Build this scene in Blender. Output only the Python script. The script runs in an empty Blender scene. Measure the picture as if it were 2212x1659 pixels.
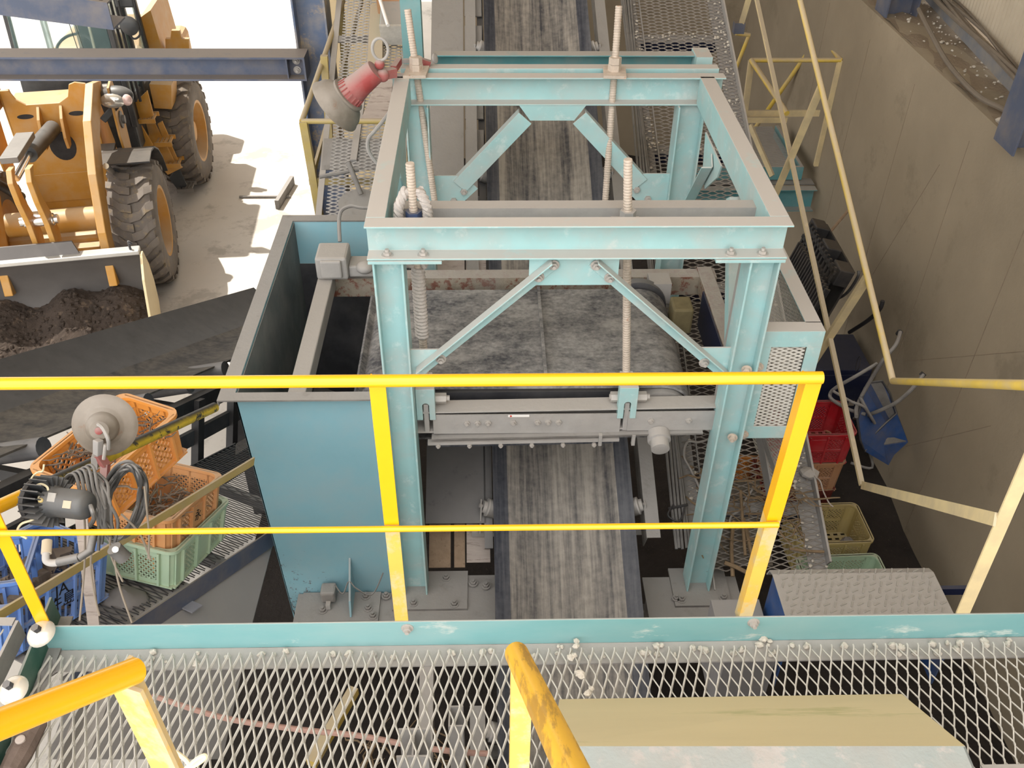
import bpy, math, random
from mathutils import Vector, Matrix
random.seed(7)
S = bpy.context.scene
COL = S.collection
PI = math.pi
V = Vector

# ------------------------------------------------------------------ camera, world, sun, exposure
F_PX, CX, CY, EYE = 2004.5, 1106.0, 829.5, 2.57
def _basis():
    p, r, y = math.radians(38.4005), math.radians(.66314), math.radians(-1.74428)
    Rx = Matrix(((1, 0, 0), (0, math.cos(p), -math.sin(p)), (0, math.sin(p), math.cos(p))))
    Ry = Matrix(((math.cos(y), 0, math.sin(y)), (0, 1, 0), (-math.sin(y), 0, math.cos(y))))
    Rz = Matrix(((math.cos(r), -math.sin(r), 0), (math.sin(r), math.cos(r), 0), (0, 0, 1)))
    A = Rz @ Rx @ Ry
    return A @ V((1, 0, 0)), A @ V((0, 0, 1)), A @ V((0, -1, 0))
BX, BY, BZ = _basis()
CAMP = V((0, 0, EYE))
cam_data = bpy.data.cameras.new('camera')
cam_data.sensor_fit = 'HORIZONTAL'
cam_data.sensor_width = 36.0
cam_data.lens = F_PX / 2212 * 36
cam_data.clip_start = .05
cam = bpy.data.objects.new('camera', cam_data)
COL.objects.link(cam)
_R = Matrix(((BX[0], -BX[1], -BX[2]), (BY[0], -BY[1], -BY[2]), (BZ[0], -BZ[1], -BZ[2])))
cam.matrix_world = Matrix.Translation(CAMP) @ _R.to_4x4()
S.camera = cam

S.view_settings.view_transform = 'Standard'
S.view_settings.look = 'None'
S.view_settings.gamma = 1
S.view_settings.use_curve_mapping = False
S.view_settings.exposure = 0.14
S.cycles.use_denoising = True
S.cycles.max_bounces = 8
S.cycles.diffuse_bounces = 5
S.cycles.sample_clamp_indirect = 8

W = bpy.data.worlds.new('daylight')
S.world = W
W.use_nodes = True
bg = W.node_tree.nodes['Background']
_n, _l = W.node_tree.nodes, W.node_tree.links        # overcast dome: three times as bright overhead as at the horizon
_tc = _n.new('ShaderNodeTexCoord'); _sx = _n.new('ShaderNodeSeparateXYZ'); _mr = _n.new('ShaderNodeMapRange')
_l.new(_tc.outputs['Generated'], _sx.inputs[0]); _l.new(_sx.outputs['Z'], _mr.inputs[0])
_mr.inputs[1].default_value, _mr.inputs[2].default_value, _mr.inputs[3].default_value, _mr.inputs[4].default_value = 0, 1, 1.25, 2.2
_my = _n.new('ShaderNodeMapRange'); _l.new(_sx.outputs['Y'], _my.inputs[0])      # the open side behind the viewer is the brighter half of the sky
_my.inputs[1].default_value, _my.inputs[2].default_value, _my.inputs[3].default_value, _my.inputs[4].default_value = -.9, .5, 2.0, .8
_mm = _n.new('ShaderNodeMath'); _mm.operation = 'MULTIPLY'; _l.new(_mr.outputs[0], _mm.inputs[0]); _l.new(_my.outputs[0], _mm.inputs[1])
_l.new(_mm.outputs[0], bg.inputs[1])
bg.inputs[0].default_value = (1, .985, .96, 1)
sun_d = bpy.data.lights.new('sun', 'SUN')
sun_d.energy = 7.0
sun_d.angle = math.radians(.6)
sun_d.color = (1, .95, .86)
sun = bpy.data.objects.new('sun', sun_d)
COL.objects.link(sun)
sun.rotation_euler = V((.38, -.25, -.89)).to_track_quat('-Z', 'Y').to_euler()

# survey helpers: point of a viewing direction on a plane y=.., z=.., x=.. or at a given depth
def ray(u, v):
    q = V(((u - CX) / F_PX, (v - CY) / F_PX, 1))
    return V((BX.dot(q), BY.dot(q), BZ.dot(q)))
def AY(u, v, y):
    d = ray(u, v); return CAMP + d * (y / d.y)
def AZ(u, v, z):
    d = ray(u, v); return CAMP + d * ((z - EYE) / d.z)
def AX(u, v, x):
    d = ray(u, v); return CAMP + d * (x / d.x)
def AD(u, v, zc):
    return CAMP + ray(u, v) * zc
INC = .456
def zi(y, off=0): return -1.02 + INC * (y - 4.06) + off      # the plane of the inclined conveyor walkways
def APL(u, v, p, n):
    d = ray(u, v); return CAMP + d * ((V(p) - CAMP).dot(n) / d.dot(n))
def AP(u, v, off=0):
    d = ray(u, v)
    return CAMP + d * ((-1.02 - INC * 4.06 + off - EYE) / (d.z - INC * d.y))

# ------------------------------------------------------------------ materials
MATS = {}
def srgb(r, g, b):
    f = lambda c: (c / 12.92 if c <= .04045 else ((c + .055) / 1.055) ** 2.4)
    return (f(r / 255), f(g / 255), f(b / 255), 1)
def mat(name, col, rough=.6, metal=0, var=.12, scale=6, dust=None, dust_amt=.0, dust_up=1.0, col2=None, col2_amt=.0, col2_scale=14,
        bump=.0, bump_scale=60, stretch=None, spec=.4, low=None, coat=0):
    """painted / worn surface: base colour with mottling, a second colour in worn patches, and dust that settled on upward faces"""
    if name in MATS: return MATS[name]
    m = bpy.data.materials.new(name); MATS[name] = m
    m.use_nodes = True
    n, l = m.node_tree.nodes, m.node_tree.links
    b = n['Principled BSDF']
    b.inputs['Roughness'].default_value = rough
    b.inputs['Metallic'].default_value = metal
    b.inputs['Specular IOR Level'].default_value = spec
    if coat: b.inputs['Coat Weight'].default_value = coat; b.inputs['Coat Roughness'].default_value = .15
    tc = n.new('ShaderNodeTexCoord')
    vec = tc.outputs['Object']
    if stretch:
        mp = n.new('ShaderNodeMapping'); mp.inputs['Scale'].default_value = stretch
        l.new(vec, mp.inputs['Vector']); vec = mp.outputs['Vector']
    def noise(sc, det=5, rg=.6):
        t = n.new('ShaderNodeTexNoise'); t.inputs['Scale'].default_value = sc; t.inputs['Detail'].default_value = det
        t.inputs['Roughness'].default_value = rg; l.new(vec, t.inputs['Vector']); return t.outputs['Fac']
    def mix(a, bb, fac):
        x = n.new('ShaderNodeMix'); x.data_type = 'RGBA'
        for sock, val in ((x.inputs[6], a), (x.inputs[7], bb)):
            if isinstance(val, tuple): sock.default_value = val
            else: l.new(val, sock)
        if isinstance(fac, float): x.inputs[0].default_value = fac
        else: l.new(fac, x.inputs[0])
        return x.outputs[2]
    def ramp(v, a, bb):
        r = n.new('ShaderNodeMapRange'); r.inputs[1].default_value = a; r.inputs[2].default_value = bb
        l.new(v, r.inputs[0]); return r.outputs[0]
    def mul(a, bb):
        x = n.new('ShaderNodeMath'); x.operation = 'MULTIPLY'
        for i, val in enumerate((a, bb)):
            if isinstance(val, (int, float)): x.inputs[i].default_value = val
            else: l.new(val, x.inputs[i])
        return x.outputs[0]
    lo = tuple(c * (1 - var) for c in col[:3]) + (1,)
    hi = tuple(min(1, c * (1 + var)) for c in col[:3]) + (1,)
    c = mix(lo, hi, ramp(noise(scale), .3, .7))
    if col2:
        nz = noise(col2_scale, 8, .7)
        if low:                                   # wear that concentrates towards one corner of the panel (local x and z)
            s3 = n.new('ShaderNodeSeparateXYZ'); l.new(tc.outputs['Object'], s3.inputs[0])
            sm = n.new('ShaderNodeMath'); sm.operation = 'ADD'; l.new(s3.outputs['Z'], sm.inputs[0])
            l.new(mul(s3.outputs['X'], low[2]), sm.inputs[1])
            r = n.new('ShaderNodeMapRange'); r.inputs[1].default_value = low[0]; r.inputs[2].default_value = low[1]; r.inputs[3].default_value = 0; r.inputs[4].default_value = .32
            l.new(sm.outputs[0], r.inputs[0]); sb = n.new('ShaderNodeMath'); sb.operation = 'SUBTRACT'; l.new(nz, sb.inputs[0]); l.new(r.outputs[0], sb.inputs[1]); nz = sb.outputs[0]
        a = .72 - .45 * col2_amt
        c = mix(c, col2, ramp(nz, a, a + .08))
    if dust:
        g = n.new('ShaderNodeNewGeometry'); sx = n.new('ShaderNodeSeparateXYZ'); l.new(g.outputs['Normal'], sx.inputs[0])
        up = ramp(sx.outputs['Z'], .25, .85)
        nz = ramp(noise(9, 6, .65), .12, .42)
        c = mix(c, dust, mul(mul(up, nz), dust_up))
        if dust_amt:
            nz2 = ramp(noise(5, 7, .6), .42, .68)
            c = mix(c, dust, mul(nz2, dust_amt))
    l.new(c, b.inputs['Base Color'])
    if bump:
        bm = n.new('ShaderNodeBump'); bm.inputs['Strength'].default_value = bump; bm.inputs['Distance'].default_value = .01
        l.new(noise(bump_scale, 6, .6), bm.inputs['Height']); l.new(bm.outputs[0], b.inputs['Normal'])
    return m
DUST = srgb(164, 158, 152)
DUSTG = srgb(150, 146, 142)
DUSTB = srgb(172, 158, 136)
def M(k): return MATS[k]
mat('teal_paint', srgb(156, 194, 195), .5, 0, .07, 4, srgb(184, 178, 172), .5, 1.0, srgb(178, 204, 203), .35, 13)
mat('teal_deep', srgb(92, 148, 152), .5, 0, .1, 4, DUST, .3, .95)
mat('chute_paint', srgb(126, 168, 180), .5, 0, .07, 2.5, DUSTG, .22, 1.0)
mat('chute_rusted', srgb(126, 168, 180), .5, 0, .07, 2.5, DUSTG, .22, 1.0, srgb(82, 60, 52), .5, 45, low=(-.45, .75, .9))
mat('chute_inner', srgb(92, 98, 98), .8, 0, .15, 3, DUSTG, .3, .6)  # dark grey for the chute inside: shade and grime put into the colour
mat('rail_olive', srgb(172, 152, 92), .6, 0, .1, 8, DUSTB, .6, .9)
mat('grate_dusty', srgb(138, 131, 124), .8, 0, .15, 30)
mat('dull_block', srgb(112, 102, 74), .7, 0, .15, 20)
mat('girt_steel', srgb(124, 128, 136), .7, 0, .1, 6, DUSTB, .5, 1.0)
mat('yellow_rubbed', srgb(226, 174, 40), .35, 0, .08, 6, None, 0, 0, srgb(178, 134, 40), .5, 7, stretch=(9, 1.2, 1.2), spec=.5)
mat('kick_paint', srgb(122, 172, 174), .45, 0, .1, 5, DUST, .25, .8, srgb(190, 205, 200), .3, 11, stretch=(.35, 1, 1))
mat('yellow_gloss', srgb(240, 178, 20), .25, 0, .03, 8, None, 0, 0, spec=.5, coat=.3)
mat('yellow_foot', srgb(228, 184, 84), .45, 0, .06, 6, DUSTB, .4, .8, srgb(214, 192, 140), .55, 5)
mat('yellow_dusty', srgb(222, 190, 84), .5, 0, .1, 6, srgb(190, 174, 150), .7, .85)
mat('cream_bar', srgb(218, 198, 152), .55, 0, .08, 7, DUSTB, .6, .95)
mat('yellow_worn', srgb(176, 152, 34), .45, 0, .15, 30, srgb(46, 44, 42), .0, 1.0, srgb(40, 38, 36), .42, 26)
mat('galvanized', srgb(176, 174, 168), .45, .35, .12, 30, DUST, .2, .5)
mat('grate_steel', srgb(186, 182, 174), .5, .1, .12, 30)
mat('dusty_steel', srgb(158, 155, 152), .75, 0, .1, 8, DUST, .5, .9, bump=.25, bump_scale=40)
mat('dark_dusty_steel', srgb(112, 108, 104), .8, 0, .15, 10, DUSTG, .4, .8, bump=.25, bump_scale=50)
mat('dark_steel', srgb(62, 62, 66), .6, .2, .2, 8, DUSTG, .15, .45)
mat('blackish', srgb(36, 35, 37), .6, 0, .2, 10, DUSTG, .05, .12)
mat('rod_steel', srgb(190, 176, 162), .6, .1, .12, 40, None, 0, 0, srgb(170, 110, 78), .22, 30)
mat('bolt_steel', srgb(180, 174, 168), .55, .15, .1, 40, DUST, .4, .8)
mat('rusty_bar', srgb(150, 140, 124), .85, 0, .2, 12, DUST, .3, .8, srgb(120, 74, 58), .5, 18, bump=.5, bump_scale=60)
mat('red_paint', srgb(150, 62, 60), .55, 0, .15, 14, DUST, .3, .7)
mat('lamp_shade', srgb(126, 116, 104), .65, .1, .18, 10, DUST, .35, .45, srgb(120, 86, 60), .3, 14)
mat('blue_steel', srgb(80, 88, 108), .6, 0, .1, 4, srgb(128, 119, 112), .55, 1.0)
mat('blue_rust', srgb(98, 112, 138), .55, 0, .12, 3, DUSTB, .5, 1.0, srgb(176, 156, 128), .42, 3.5)
mat('concrete', srgb(152, 139, 119), .9, 0, .12, 1.1, None, 0, 0, srgb(140, 128, 109), .35, 1.4, bump=.2, bump_scale=30)
mat('yard_concrete', srgb(196, 190, 182), .9, 0, .1, .6, None, 0, 0, srgb(170, 164, 156), .4, 1.6, bump=.1, bump_scale=25)
mat('ledge_soil', srgb(140, 125, 107), .95, 0, .08, 8, None, 0, 0, srgb(152, 138, 120), .3, 60, bump=.8, bump_scale=50)
mat('pit_soil', srgb(44, 38, 34), .95, 0, .25, 6, None, 0, 0, srgb(62, 54, 46), .3, 40, bump=.8, bump_scale=40)
mat('bucket_soil', srgb(60, 50, 43), .95, 0, .25, 6, None, 0, 0, srgb(88, 74, 62), .35, 9, bump=1.0, bump_scale=45)
mat('siding', srgb(192, 180, 160), .7, 0, .05, 4, DUSTB, .3, .8)
mat('beige_panel', srgb(222, 200, 160), .8, 0, .06, 1.5)
mat('cable_black', srgb(64, 63, 62), .6, 0, .15, 20, DUSTG, .3, .6)
mat('cable_dusty', srgb(120, 110, 98), .8, 0, .1, 12)
mat('white_cord', srgb(222, 210, 176), .7, 0, .05, 20)
mat('rope', srgb(182, 174, 168), .85, 0, .08, 60, bump=.4, bump_scale=120)
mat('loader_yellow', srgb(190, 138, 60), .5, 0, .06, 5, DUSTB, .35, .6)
mat('loader_grey', srgb(120, 116, 112), .55, .3, .1, 6)  # plain grey steel of pins, axles and small loader parts
mat('tire_rubber', srgb(112, 104, 97), .85, 0, .15, 9, None, 0, 0, srgb(130, 116, 96), .4, 12)
mat('cab_black', srgb(52, 54, 56), .45, 0, .1, 6, DUSTG, .1, .3)
mat('chrome', srgb(226, 224, 220), .15, .9, .02, 5)
mat('bucket_steel', srgb(96, 92, 90), .5, .3, .12, 3)
mat('stone', srgb(196, 188, 176), .9, 0, .18, 40)
mat('twig', srgb(128, 108, 84), .9, 0, .2, 20)
mat('scrap', srgb(112, 100, 88), .85, 0, .25, 10)
mat('wood', srgb(150, 128, 106), .8, 0, .15, 4, None, 0, 0, srgb(110, 88, 70), .3, 9, stretch=(6, 6, .6), bump=.2)
mat('pale_board', srgb(172, 160, 152), .85, 0, .1, 5, None, 0, 0, srgb(140, 128, 120), .4, 8, stretch=(1, 5, 5), bump=.2)
mat('blue_enamel', srgb(34, 74, 132), .5, 0, .2, 8, srgb(110, 104, 96), .45, .6)
mat('navy', srgb(22, 30, 58), .4, 0, .1, 8, DUSTG, .05, .12)
mat('grey_plate', srgb(128, 126, 128), .7, 0, .06, 3, DUSTG, .3, .6)
mat('cover_warm_bounce', srgb(202, 188, 150), .6, 0, .04, 2.5, None, 0, 0, srgb(178, 172, 128), .3, 3, stretch=(.4, 3, 3))  # cream tone is warm bounced light put into the colour
mat('cover_dusty', srgb(150, 172, 174), .7, 0, .1, 9, DUST, .6, .55, srgb(196, 192, 190), .45, 12, bump=.2)
mat('green_paint', srgb(52, 92, 78), .5, 0, .15, 5, DUSTG, .3, .6)
mat('clip_grey', srgb(150, 150, 158), .5, .2, .05, 5)
mat('white_sticker', srgb(235, 232, 228), .5, 0, .02, 5)
mat('red_dot', srgb(200, 60, 40), .5, 0, .02, 5)
mat('ink', srgb(24, 20, 20), .6, 0, .02, 5)
mat('skin_pink_rope', srgb(176, 140, 128), .8, 0, .08, 20)
mat('orange_plastic', srgb(220, 146, 66), .5, 0, .06, 5, DUSTB, .25, .4)
mat('orange_pale', srgb(208, 150, 98), .5, 0, .06, 5, DUSTB, .3, .4)
mat('green_plastic', srgb(178, 202, 174), .5, 0, .06, 5, DUSTB, .3, .4)
mat('blue_plastic', srgb(104, 142, 208), .5, 0, .06, 5, DUSTG, .25, .5)
mat('disc_metal', srgb(214, 208, 196), .18, .25, .05, 20)
mat('walk_dirt', srgb(104, 96, 86), .9, 0, .2, 12, bump=.4, bump_scale=60)
mat('old_wood', srgb(98, 84, 76), .8, 0, .2, 14, bump=.3)
mat('red_plastic', srgb(176, 30, 40), .5, 0, .06, 5, DUSTG, .15, .3)
mat('tan_plastic', srgb(184, 136, 98), .5, 0, .06, 5, DUSTG, .2, .3)
mat('maroon_plastic', srgb(110, 52, 44), .5, 0, .06, 5)
mat('yellow_plastic', srgb(190, 170, 112), .5, 0, .06, 5, DUSTG, .2, .3)
mat('black_plastic', srgb(48, 47, 48), .6, 0, .1, 6, srgb(110, 100, 88), .3, .3)
mat('grey_bag', srgb(112, 108, 106), .7, 0, .1, 6)

mat('bucket_side', srgb(206, 188, 150), .5, .1, .06, 3, None, 0, 0, srgb(214, 176, 104), .3, 3)
mat('sunlit_edge', srgb(200, 198, 194), .35, .6, .05, 5)  # pale bucket top edge, sunlight on it put into the colour
mat('lens_clear', srgb(214, 212, 206), .12, .6, .1, 30)
mat('lens_pink', srgb(226, 196, 190), .2, .2, .03, 5)
def mat_belt(name, dark, dusty, cover=.5, axis=(14, .35, 1), fine=(60, 2, 4)):
    m = bpy.data.materials.new(name); MATS[name] = m; m.use_nodes = True
    n, l = m.node_tree.nodes, m.node_tree.links
    b = n['Principled BSDF']; b.inputs['Roughness'].default_value = .7; b.inputs['Specular IOR Level'].default_value = .3
    tc = n.new('ShaderNodeTexCoord')
    def nz(sc, s, det=6):
        mp = n.new('ShaderNodeMapping'); mp.inputs['Scale'].default_value = s; l.new(tc.outputs['Object'], mp.inputs['Vector'])
        t = n.new('ShaderNodeTexNoise'); t.inputs['Scale'].default_value = sc; t.inputs['Detail'].default_value = det
        t.inputs['Roughness'].default_value = .65; l.new(mp.outputs[0], t.inputs['Vector']); return t.outputs['Fac']
    a = nz(1, axis); f = nz(1, fine, 8); s = nz(24, (1, 1, 1), 8)
    add = n.new('ShaderNodeMath'); add.operation = 'ADD'; l.new(a, add.inputs[0])
    ml = n.new('ShaderNodeMath'); ml.operation = 'MULTIPLY'; ml.inputs[1].default_value = .6; l.new(f, ml.inputs[0]); l.new(ml.outputs[0], add.inputs[1])
    ad2 = n.new('ShaderNodeMath'); ad2.operation = 'ADD'; l.new(add.outputs[0], ad2.inputs[0])
    m2 = n.new('ShaderNodeMath'); m2.operation = 'MULTIPLY'; m2.inputs[1].default_value = .35; l.new(s, m2.inputs[0]); l.new(m2.outputs[0], ad2.inputs[1])
    r = n.new('ShaderNodeMapRange'); c0 = .95 + (.5 - cover) * .5
    r.inputs[1].default_value = c0 - .18; r.inputs[2].default_value = c0 + .2; l.new(ad2.outputs[0], r.inputs[0])
    x = n.new('ShaderNodeMix'); x.data_type = 'RGBA'; x.inputs[6].default_value = dark; x.inputs[7].default_value = dusty
    l.new(r.outputs[0], x.inputs[0]); l.new(x.outputs[2], b.inputs['Base Color'])
    bm = n.new('ShaderNodeBump'); bm.inputs['Strength'].default_value = .25; bm.inputs['Distance'].default_value = .004
    l.new(ad2.outputs[0], bm.inputs['Height']); l.new(bm.outputs[0], b.inputs['Normal'])
    return m
mat_belt('belt_dusty', srgb(62, 62, 66), srgb(158, 151, 142), .52, (9, .22, 1), (50, 1.6, 4))
mat_belt('belt_edge', srgb(50, 53, 62), srgb(98, 98, 102), .4, (9, .22, 1), (50, 1.6, 4))
mat_belt('magnet_belt', srgb(66, 66, 70), srgb(150, 147, 144), .47, (4, 7, 4), (40, 52, 40))
mat_belt('left_belt', srgb(50, 48, 48), srgb(98, 92, 84), .5, (3, 3, 3), (8, 8, 8))

def mat_glass(name, col, rough=.02, alpha=.35):
    m = bpy.data.materials.new(name); MATS[name] = m; m.use_nodes = True
    b = m.node_tree.nodes['Principled BSDF']
    b.inputs['Base Color'].default_value = col; b.inputs['Roughness'].default_value = rough
    b.inputs['Transmission Weight'].default_value = .75; b.inputs['IOR'].default_value = 1.1; b.inputs['Alpha'].default_value = alpha
    return m
mat_glass('cab_glass', srgb(170, 205, 205))
mat_glass('lens_glass', srgb(235, 235, 235), .05, .9)

# ------------------------------------------------------------------ mesh builder
def frame_of(d, up=V((0, 0, 1))):
    d = V(d).normalized(); up = V(up)
    if abs(d.dot(up.normalized())) > .999: up = V((0, 1, 0)) if abs(d.y) < .9 else V((1, 0, 0))
    u = d.cross(up).normalized()          # sideways
    w = u.cross(d).normalized()           # "up"
    return d, u, w
class MB:
    def __init__(s): s.v = []; s.f = []
    def add(s, vs, fs):
        o = len(s.v); s.v += [tuple(x) for x in vs]; s.f += [tuple(i + o for i in f) for f in fs]; return s
    def box(s, x0, x1, y0, y1, z0, z1):
        return s.add([(x0, y0, z0), (x1, y0, z0), (x1, y1, z0), (x0, y1, z0), (x0, y0, z1), (x1, y0, z1), (x1, y1, z1), (x0, y1, z1)],
                     [(0, 3, 2, 1), (4, 5, 6, 7), (0, 1, 5, 4), (1, 2, 6, 5), (2, 3, 7, 6), (3, 0, 4, 7)])
    def obox(s, c, ax, ay, az, sx, sy, sz):
        c, ax, ay, az = V(c), V(ax), V(ay), V(az)
        vs = [c + ax * (sx / 2 * i) + ay * (sy / 2 * j) + az * (sz / 2 * k) for k in (-1, 1) for i, j in ((-1, -1), (1, -1), (1, 1), (-1, 1))]
        return s.add(vs, [(0, 3, 2, 1), (4, 5, 6, 7), (0, 1, 5, 4), (1, 2, 6, 5), (2, 3, 7, 6), (3, 0, 4, 7)])
    def bar(s, p, q, w, h, up=V((0, 0, 1))):
        d, u, t = frame_of(V(q) - V(p), up)
        return s.obox((V(p) + V(q)) / 2, d, u, t, (V(q) - V(p)).length, w, h)
    def sect(s, p, q, poly, u, w):
        """extrude a 2D polygon (list of (a,b)) from p to q; a along u, b along w"""
        p, q, u, w = V(p), V(q), V(u), V(w); n = len(poly)
        vs = [p + u * a + w * b for a, b in poly] + [q + u * a + w * b for a, b in poly]
        fs = [(i, (i + 1) % n, n + (i + 1) % n, n + i) for i in range(n)] + [tuple(range(n - 1, -1, -1)), tuple(range(n, 2 * n))]
        return s.add(vs, fs)
    def prism(s, pts, off):
        n = len(pts); off = V(off); a = [V(p) for p in pts]
        return s.add(a + [p + off for p in a], [(i, (i + 1) % n, n + (i + 1) % n, n + i) for i in range(n)] + [tuple(range(n - 1, -1, -1)), tuple(range(n, 2 * n))])
    def tube(s, pts, r, n=8, caps=True, closed=False, taper=None):
        pts = [V(p) for p in pts]; k = len(pts); vs = []; up = V((0, 0, 1)); prev = None
        for i, p in enumerate(pts):
            if closed: d = pts[(i + 1) % k] - pts[i - 1]
            else: d = pts[min(i + 1, k - 1)] - pts[max(i - 1, 0)]
            d = d.normalized() if d.length > 1e-9 else V((0, 0, 1))
            if prev is None: _, u, w = frame_of(d)
            else:
                u = (prev - d * prev.dot(d)); u = u.normalized() if u.length > 1e-6 else frame_of(d)[1]
                w = d.cross(u)
            prev = u; w = u.cross(d)
            rr = r if taper is None else taper[i] * r
            vs += [p + u * (rr * math.cos(2 * PI * j / n)) + w * (rr * math.sin(2 * PI * j / n)) for j in range(n)]
        fs = []
        for i in range(k if closed else k - 1):
            a, b = i * n, ((i + 1) % k) * n
            fs += [(a + j, a + (j + 1) % n, b + (j + 1) % n, b + j) for j in range(n)]
        if caps and not closed: fs += [tuple(range(n - 1, -1, -1)), tuple(range((k - 1) * n, k * n))]
        return s.add(vs, fs)
    def cyl(s, p, q, r, n=16, r2=None):
        return s.tube([p, q], r, n, True, False, None if r2 is None else [1, r2 / r])
    def lathe(s, o, axis, prof, n=24, up=V((0, 0, 1)), ends=True):
        """prof: list of (radius, height along axis)"""
        d, u, w = frame_of(axis, up); o = V(o); vs = []
        for r, h in prof:
            vs += [o + d * h + u * (r * math.cos(2 * PI * j / n)) + w * (r * math.sin(2 * PI * j / n)) for j in range(n)]
        fs = []
        for i in range(len(prof) - 1):
            a, b = i * n, (i + 1) * n
            fs += [(a + j, a + (j + 1) % n, b + (j + 1) % n, b + j) for j in range(n)]
        if ends and prof[0][0] > 1e-6: fs.append(tuple(range(n - 1, -1, -1)))
        if ends and prof[-1][0] > 1e-6: fs.append(tuple(range((len(prof) - 1) * n, len(prof) * n)))
        return s.add(vs, fs)
    def ball(s, c, r, n=12, m=8, sq=(1, 1, 1)):
        c = V(c); vs = [c + V((0, 0, -r * sq[2]))]
        for i in range(1, m):
            t = -PI / 2 + PI * i / m
            vs += [c + V((r * sq[0] * math.cos(t) * math.cos(2 * PI * j / n), r * sq[1] * math.cos(t) * math.sin(2 * PI * j / n), r * sq[2] * math.sin(t))) for j in range(n)]
        vs.append(c + V((0, 0, r * sq[2]))); L = len(vs) - 1
        fs = [(0, 1 + (j + 1) % n, 1 + j) for j in range(n)]
        for i in range(m - 2):
            a = 1 + i * n; b = a + n
            fs += [(a + j, a + (j + 1) % n, b + (j + 1) % n, b + j) for j in range(n)]
        a = 1 + (m - 2) * n
        fs += [(a + j, a + (j + 1) % n, L) for j in range(n)]
        return s.add(vs, fs)
    def rock(s, c, r, rnd=random):
        c = V(c); k = len(s.v); s.ball(c, r, 7, 5, (rnd.uniform(.8, 1.3), rnd.uniform(.7, 1.1), rnd.uniform(.5, .9)))
        for i in range(k, len(s.v)):
            p = V(s.v[i]); s.v[i] = tuple(c + (p - c) * rnd.uniform(.78, 1.18))
        return s
    def bolt(s, p, axis, r=.012, h=.012, washer=True):
        d, u, w = frame_of(axis); p = V(p); r *= 1.28; h *= 1.2
        if washer: s.tube([p, p + d * .003], r * 1.45, 12)
        s.tube([p, p + d * h], r, 6)
        s.tube([p + d * h, p + d * (h + r * .7)], r * .5, 8)
        return s
    def build(s, name, m, parent=None, smooth=False, bevel=0, auto=None):
        me = bpy.data.meshes.new(name)
        o = V((0, 0, 0))
        if parent is not None: o = org(parent)
        me.from_pydata([tuple(V(x) - o) for x in s.v], [], s.f)
        me.update()
        ob = bpy.data.objects.new(name, me); COL.objects.link(ob)
        ms = m if isinstance(m, (list, tuple)) else [m]
        for k in ms: me.materials.append(MATS[k] if isinstance(k, str) else k)
        import bmesh
        bm = bmesh.new(); bm.from_mesh(me); bmesh.ops.recalc_face_normals(bm, faces=bm.faces); bm.to_mesh(me); bm.free()
        if smooth:
            me.polygons.foreach_set('use_smooth', [True] * len(me.polygons))
            ang = math.radians(auto if auto else 38)
            if hasattr(me, 'set_sharp_from_angle'): me.set_sharp_from_angle(angle=ang)
        if bevel:
            bv = ob.modifiers.new('bevel', 'BEVEL'); bv.width = bevel; bv.segments = 2; bv.limit_method = 'ANGLE'; bv.angle_limit = math.radians(40)
        if parent is not None: ob.parent = parent
        return ob
def org(ob):
    o = V((0, 0, 0))
    while ob is not None: o = o + ob.location; ob = ob.parent
    return o
def tag(o, label, cat, group=None, kind=None):
    o['label'] = label; o['category'] = cat
    if group: o['group'] = group
    if kind: o['kind'] = kind
    return o
def thing(name, label, cat, loc=(0, 0, 0), group=None):
    o = bpy.data.objects.new(name, None); COL.objects.link(o); o.empty_display_size = .1
    o.location = loc
    return tag(o, label, cat, group)
def single(mb, name, m, label, cat, loc=(0, 0, 0), group=None, kind=None, **kw):
    """a thing that is one mesh, its origin at loc"""
    mb.v = [tuple(V(x) - V(loc)) for x in mb.v]
    o = mb.build(name, m, None, **kw); o.location = loc
    return tag(o, label, cat, group, kind)
def struct(name, mb, m, label, cat, **kw):
    o = mb.build(name, m, None, **kw); o['kind'] = 'structure'; o['label'] = label; o['category'] = cat
    return o
def dup(root, loc=None, rot=None, label=None):
    r = root.copy(); COL.objects.link(r)
    if loc is not None: r.location = loc
    if rot is not None: r.rotation_euler = rot
    if label: r['label'] = label
    for ch in list(root.children):
        c = ch.copy(); COL.objects.link(c); c.parent = r
        for g in ch.children:
            d = g.copy(); COL.objects.link(d); d.parent = c
    return r
def cpoly(h, b, t=.007):      # channel: web along a=0, flanges towards +a
    return [(0, 0), (b, 0), (b, t), (t, t), (t, h - t), (b, h - t), (b, h), (0, h)]
def lpoly(a, b, t=.006):
    return [(0, 0), (a, 0), (a, t), (t, t), (t, b), (0, b)]
def hpoly(b, h, t=.008, w=.006):   # flanges along a at b=0 and b=h
    m0, m1 = (b - w) / 2, (b + w) / 2
    return [(0, 0), (b, 0), (b, t), (m1, t), (m1, h - t), (b, h - t), (b, h), (0, h), (0, h - t), (m0, h - t), (m0, t), (0, t)]
def spline(pts, k=6):
    pts = [V(p) for p in pts]; out = []
    for i in range(len(pts) - 1):
        p0, p1, p2, p3 = pts[max(i - 1, 0)], pts[i], pts[i + 1], pts[min(i + 2, len(pts) - 1)]
        for j in range(k):
            t = j / k
            out.append(.5 * ((2 * p1) + (p2 - p0) * t + (2 * p0 - 5 * p1 + 4 * p2 - p3) * t * t + (3 * p1 - p0 - 3 * p2 + p3) * t ** 3))
    out.append(pts[-1]); return out
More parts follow.
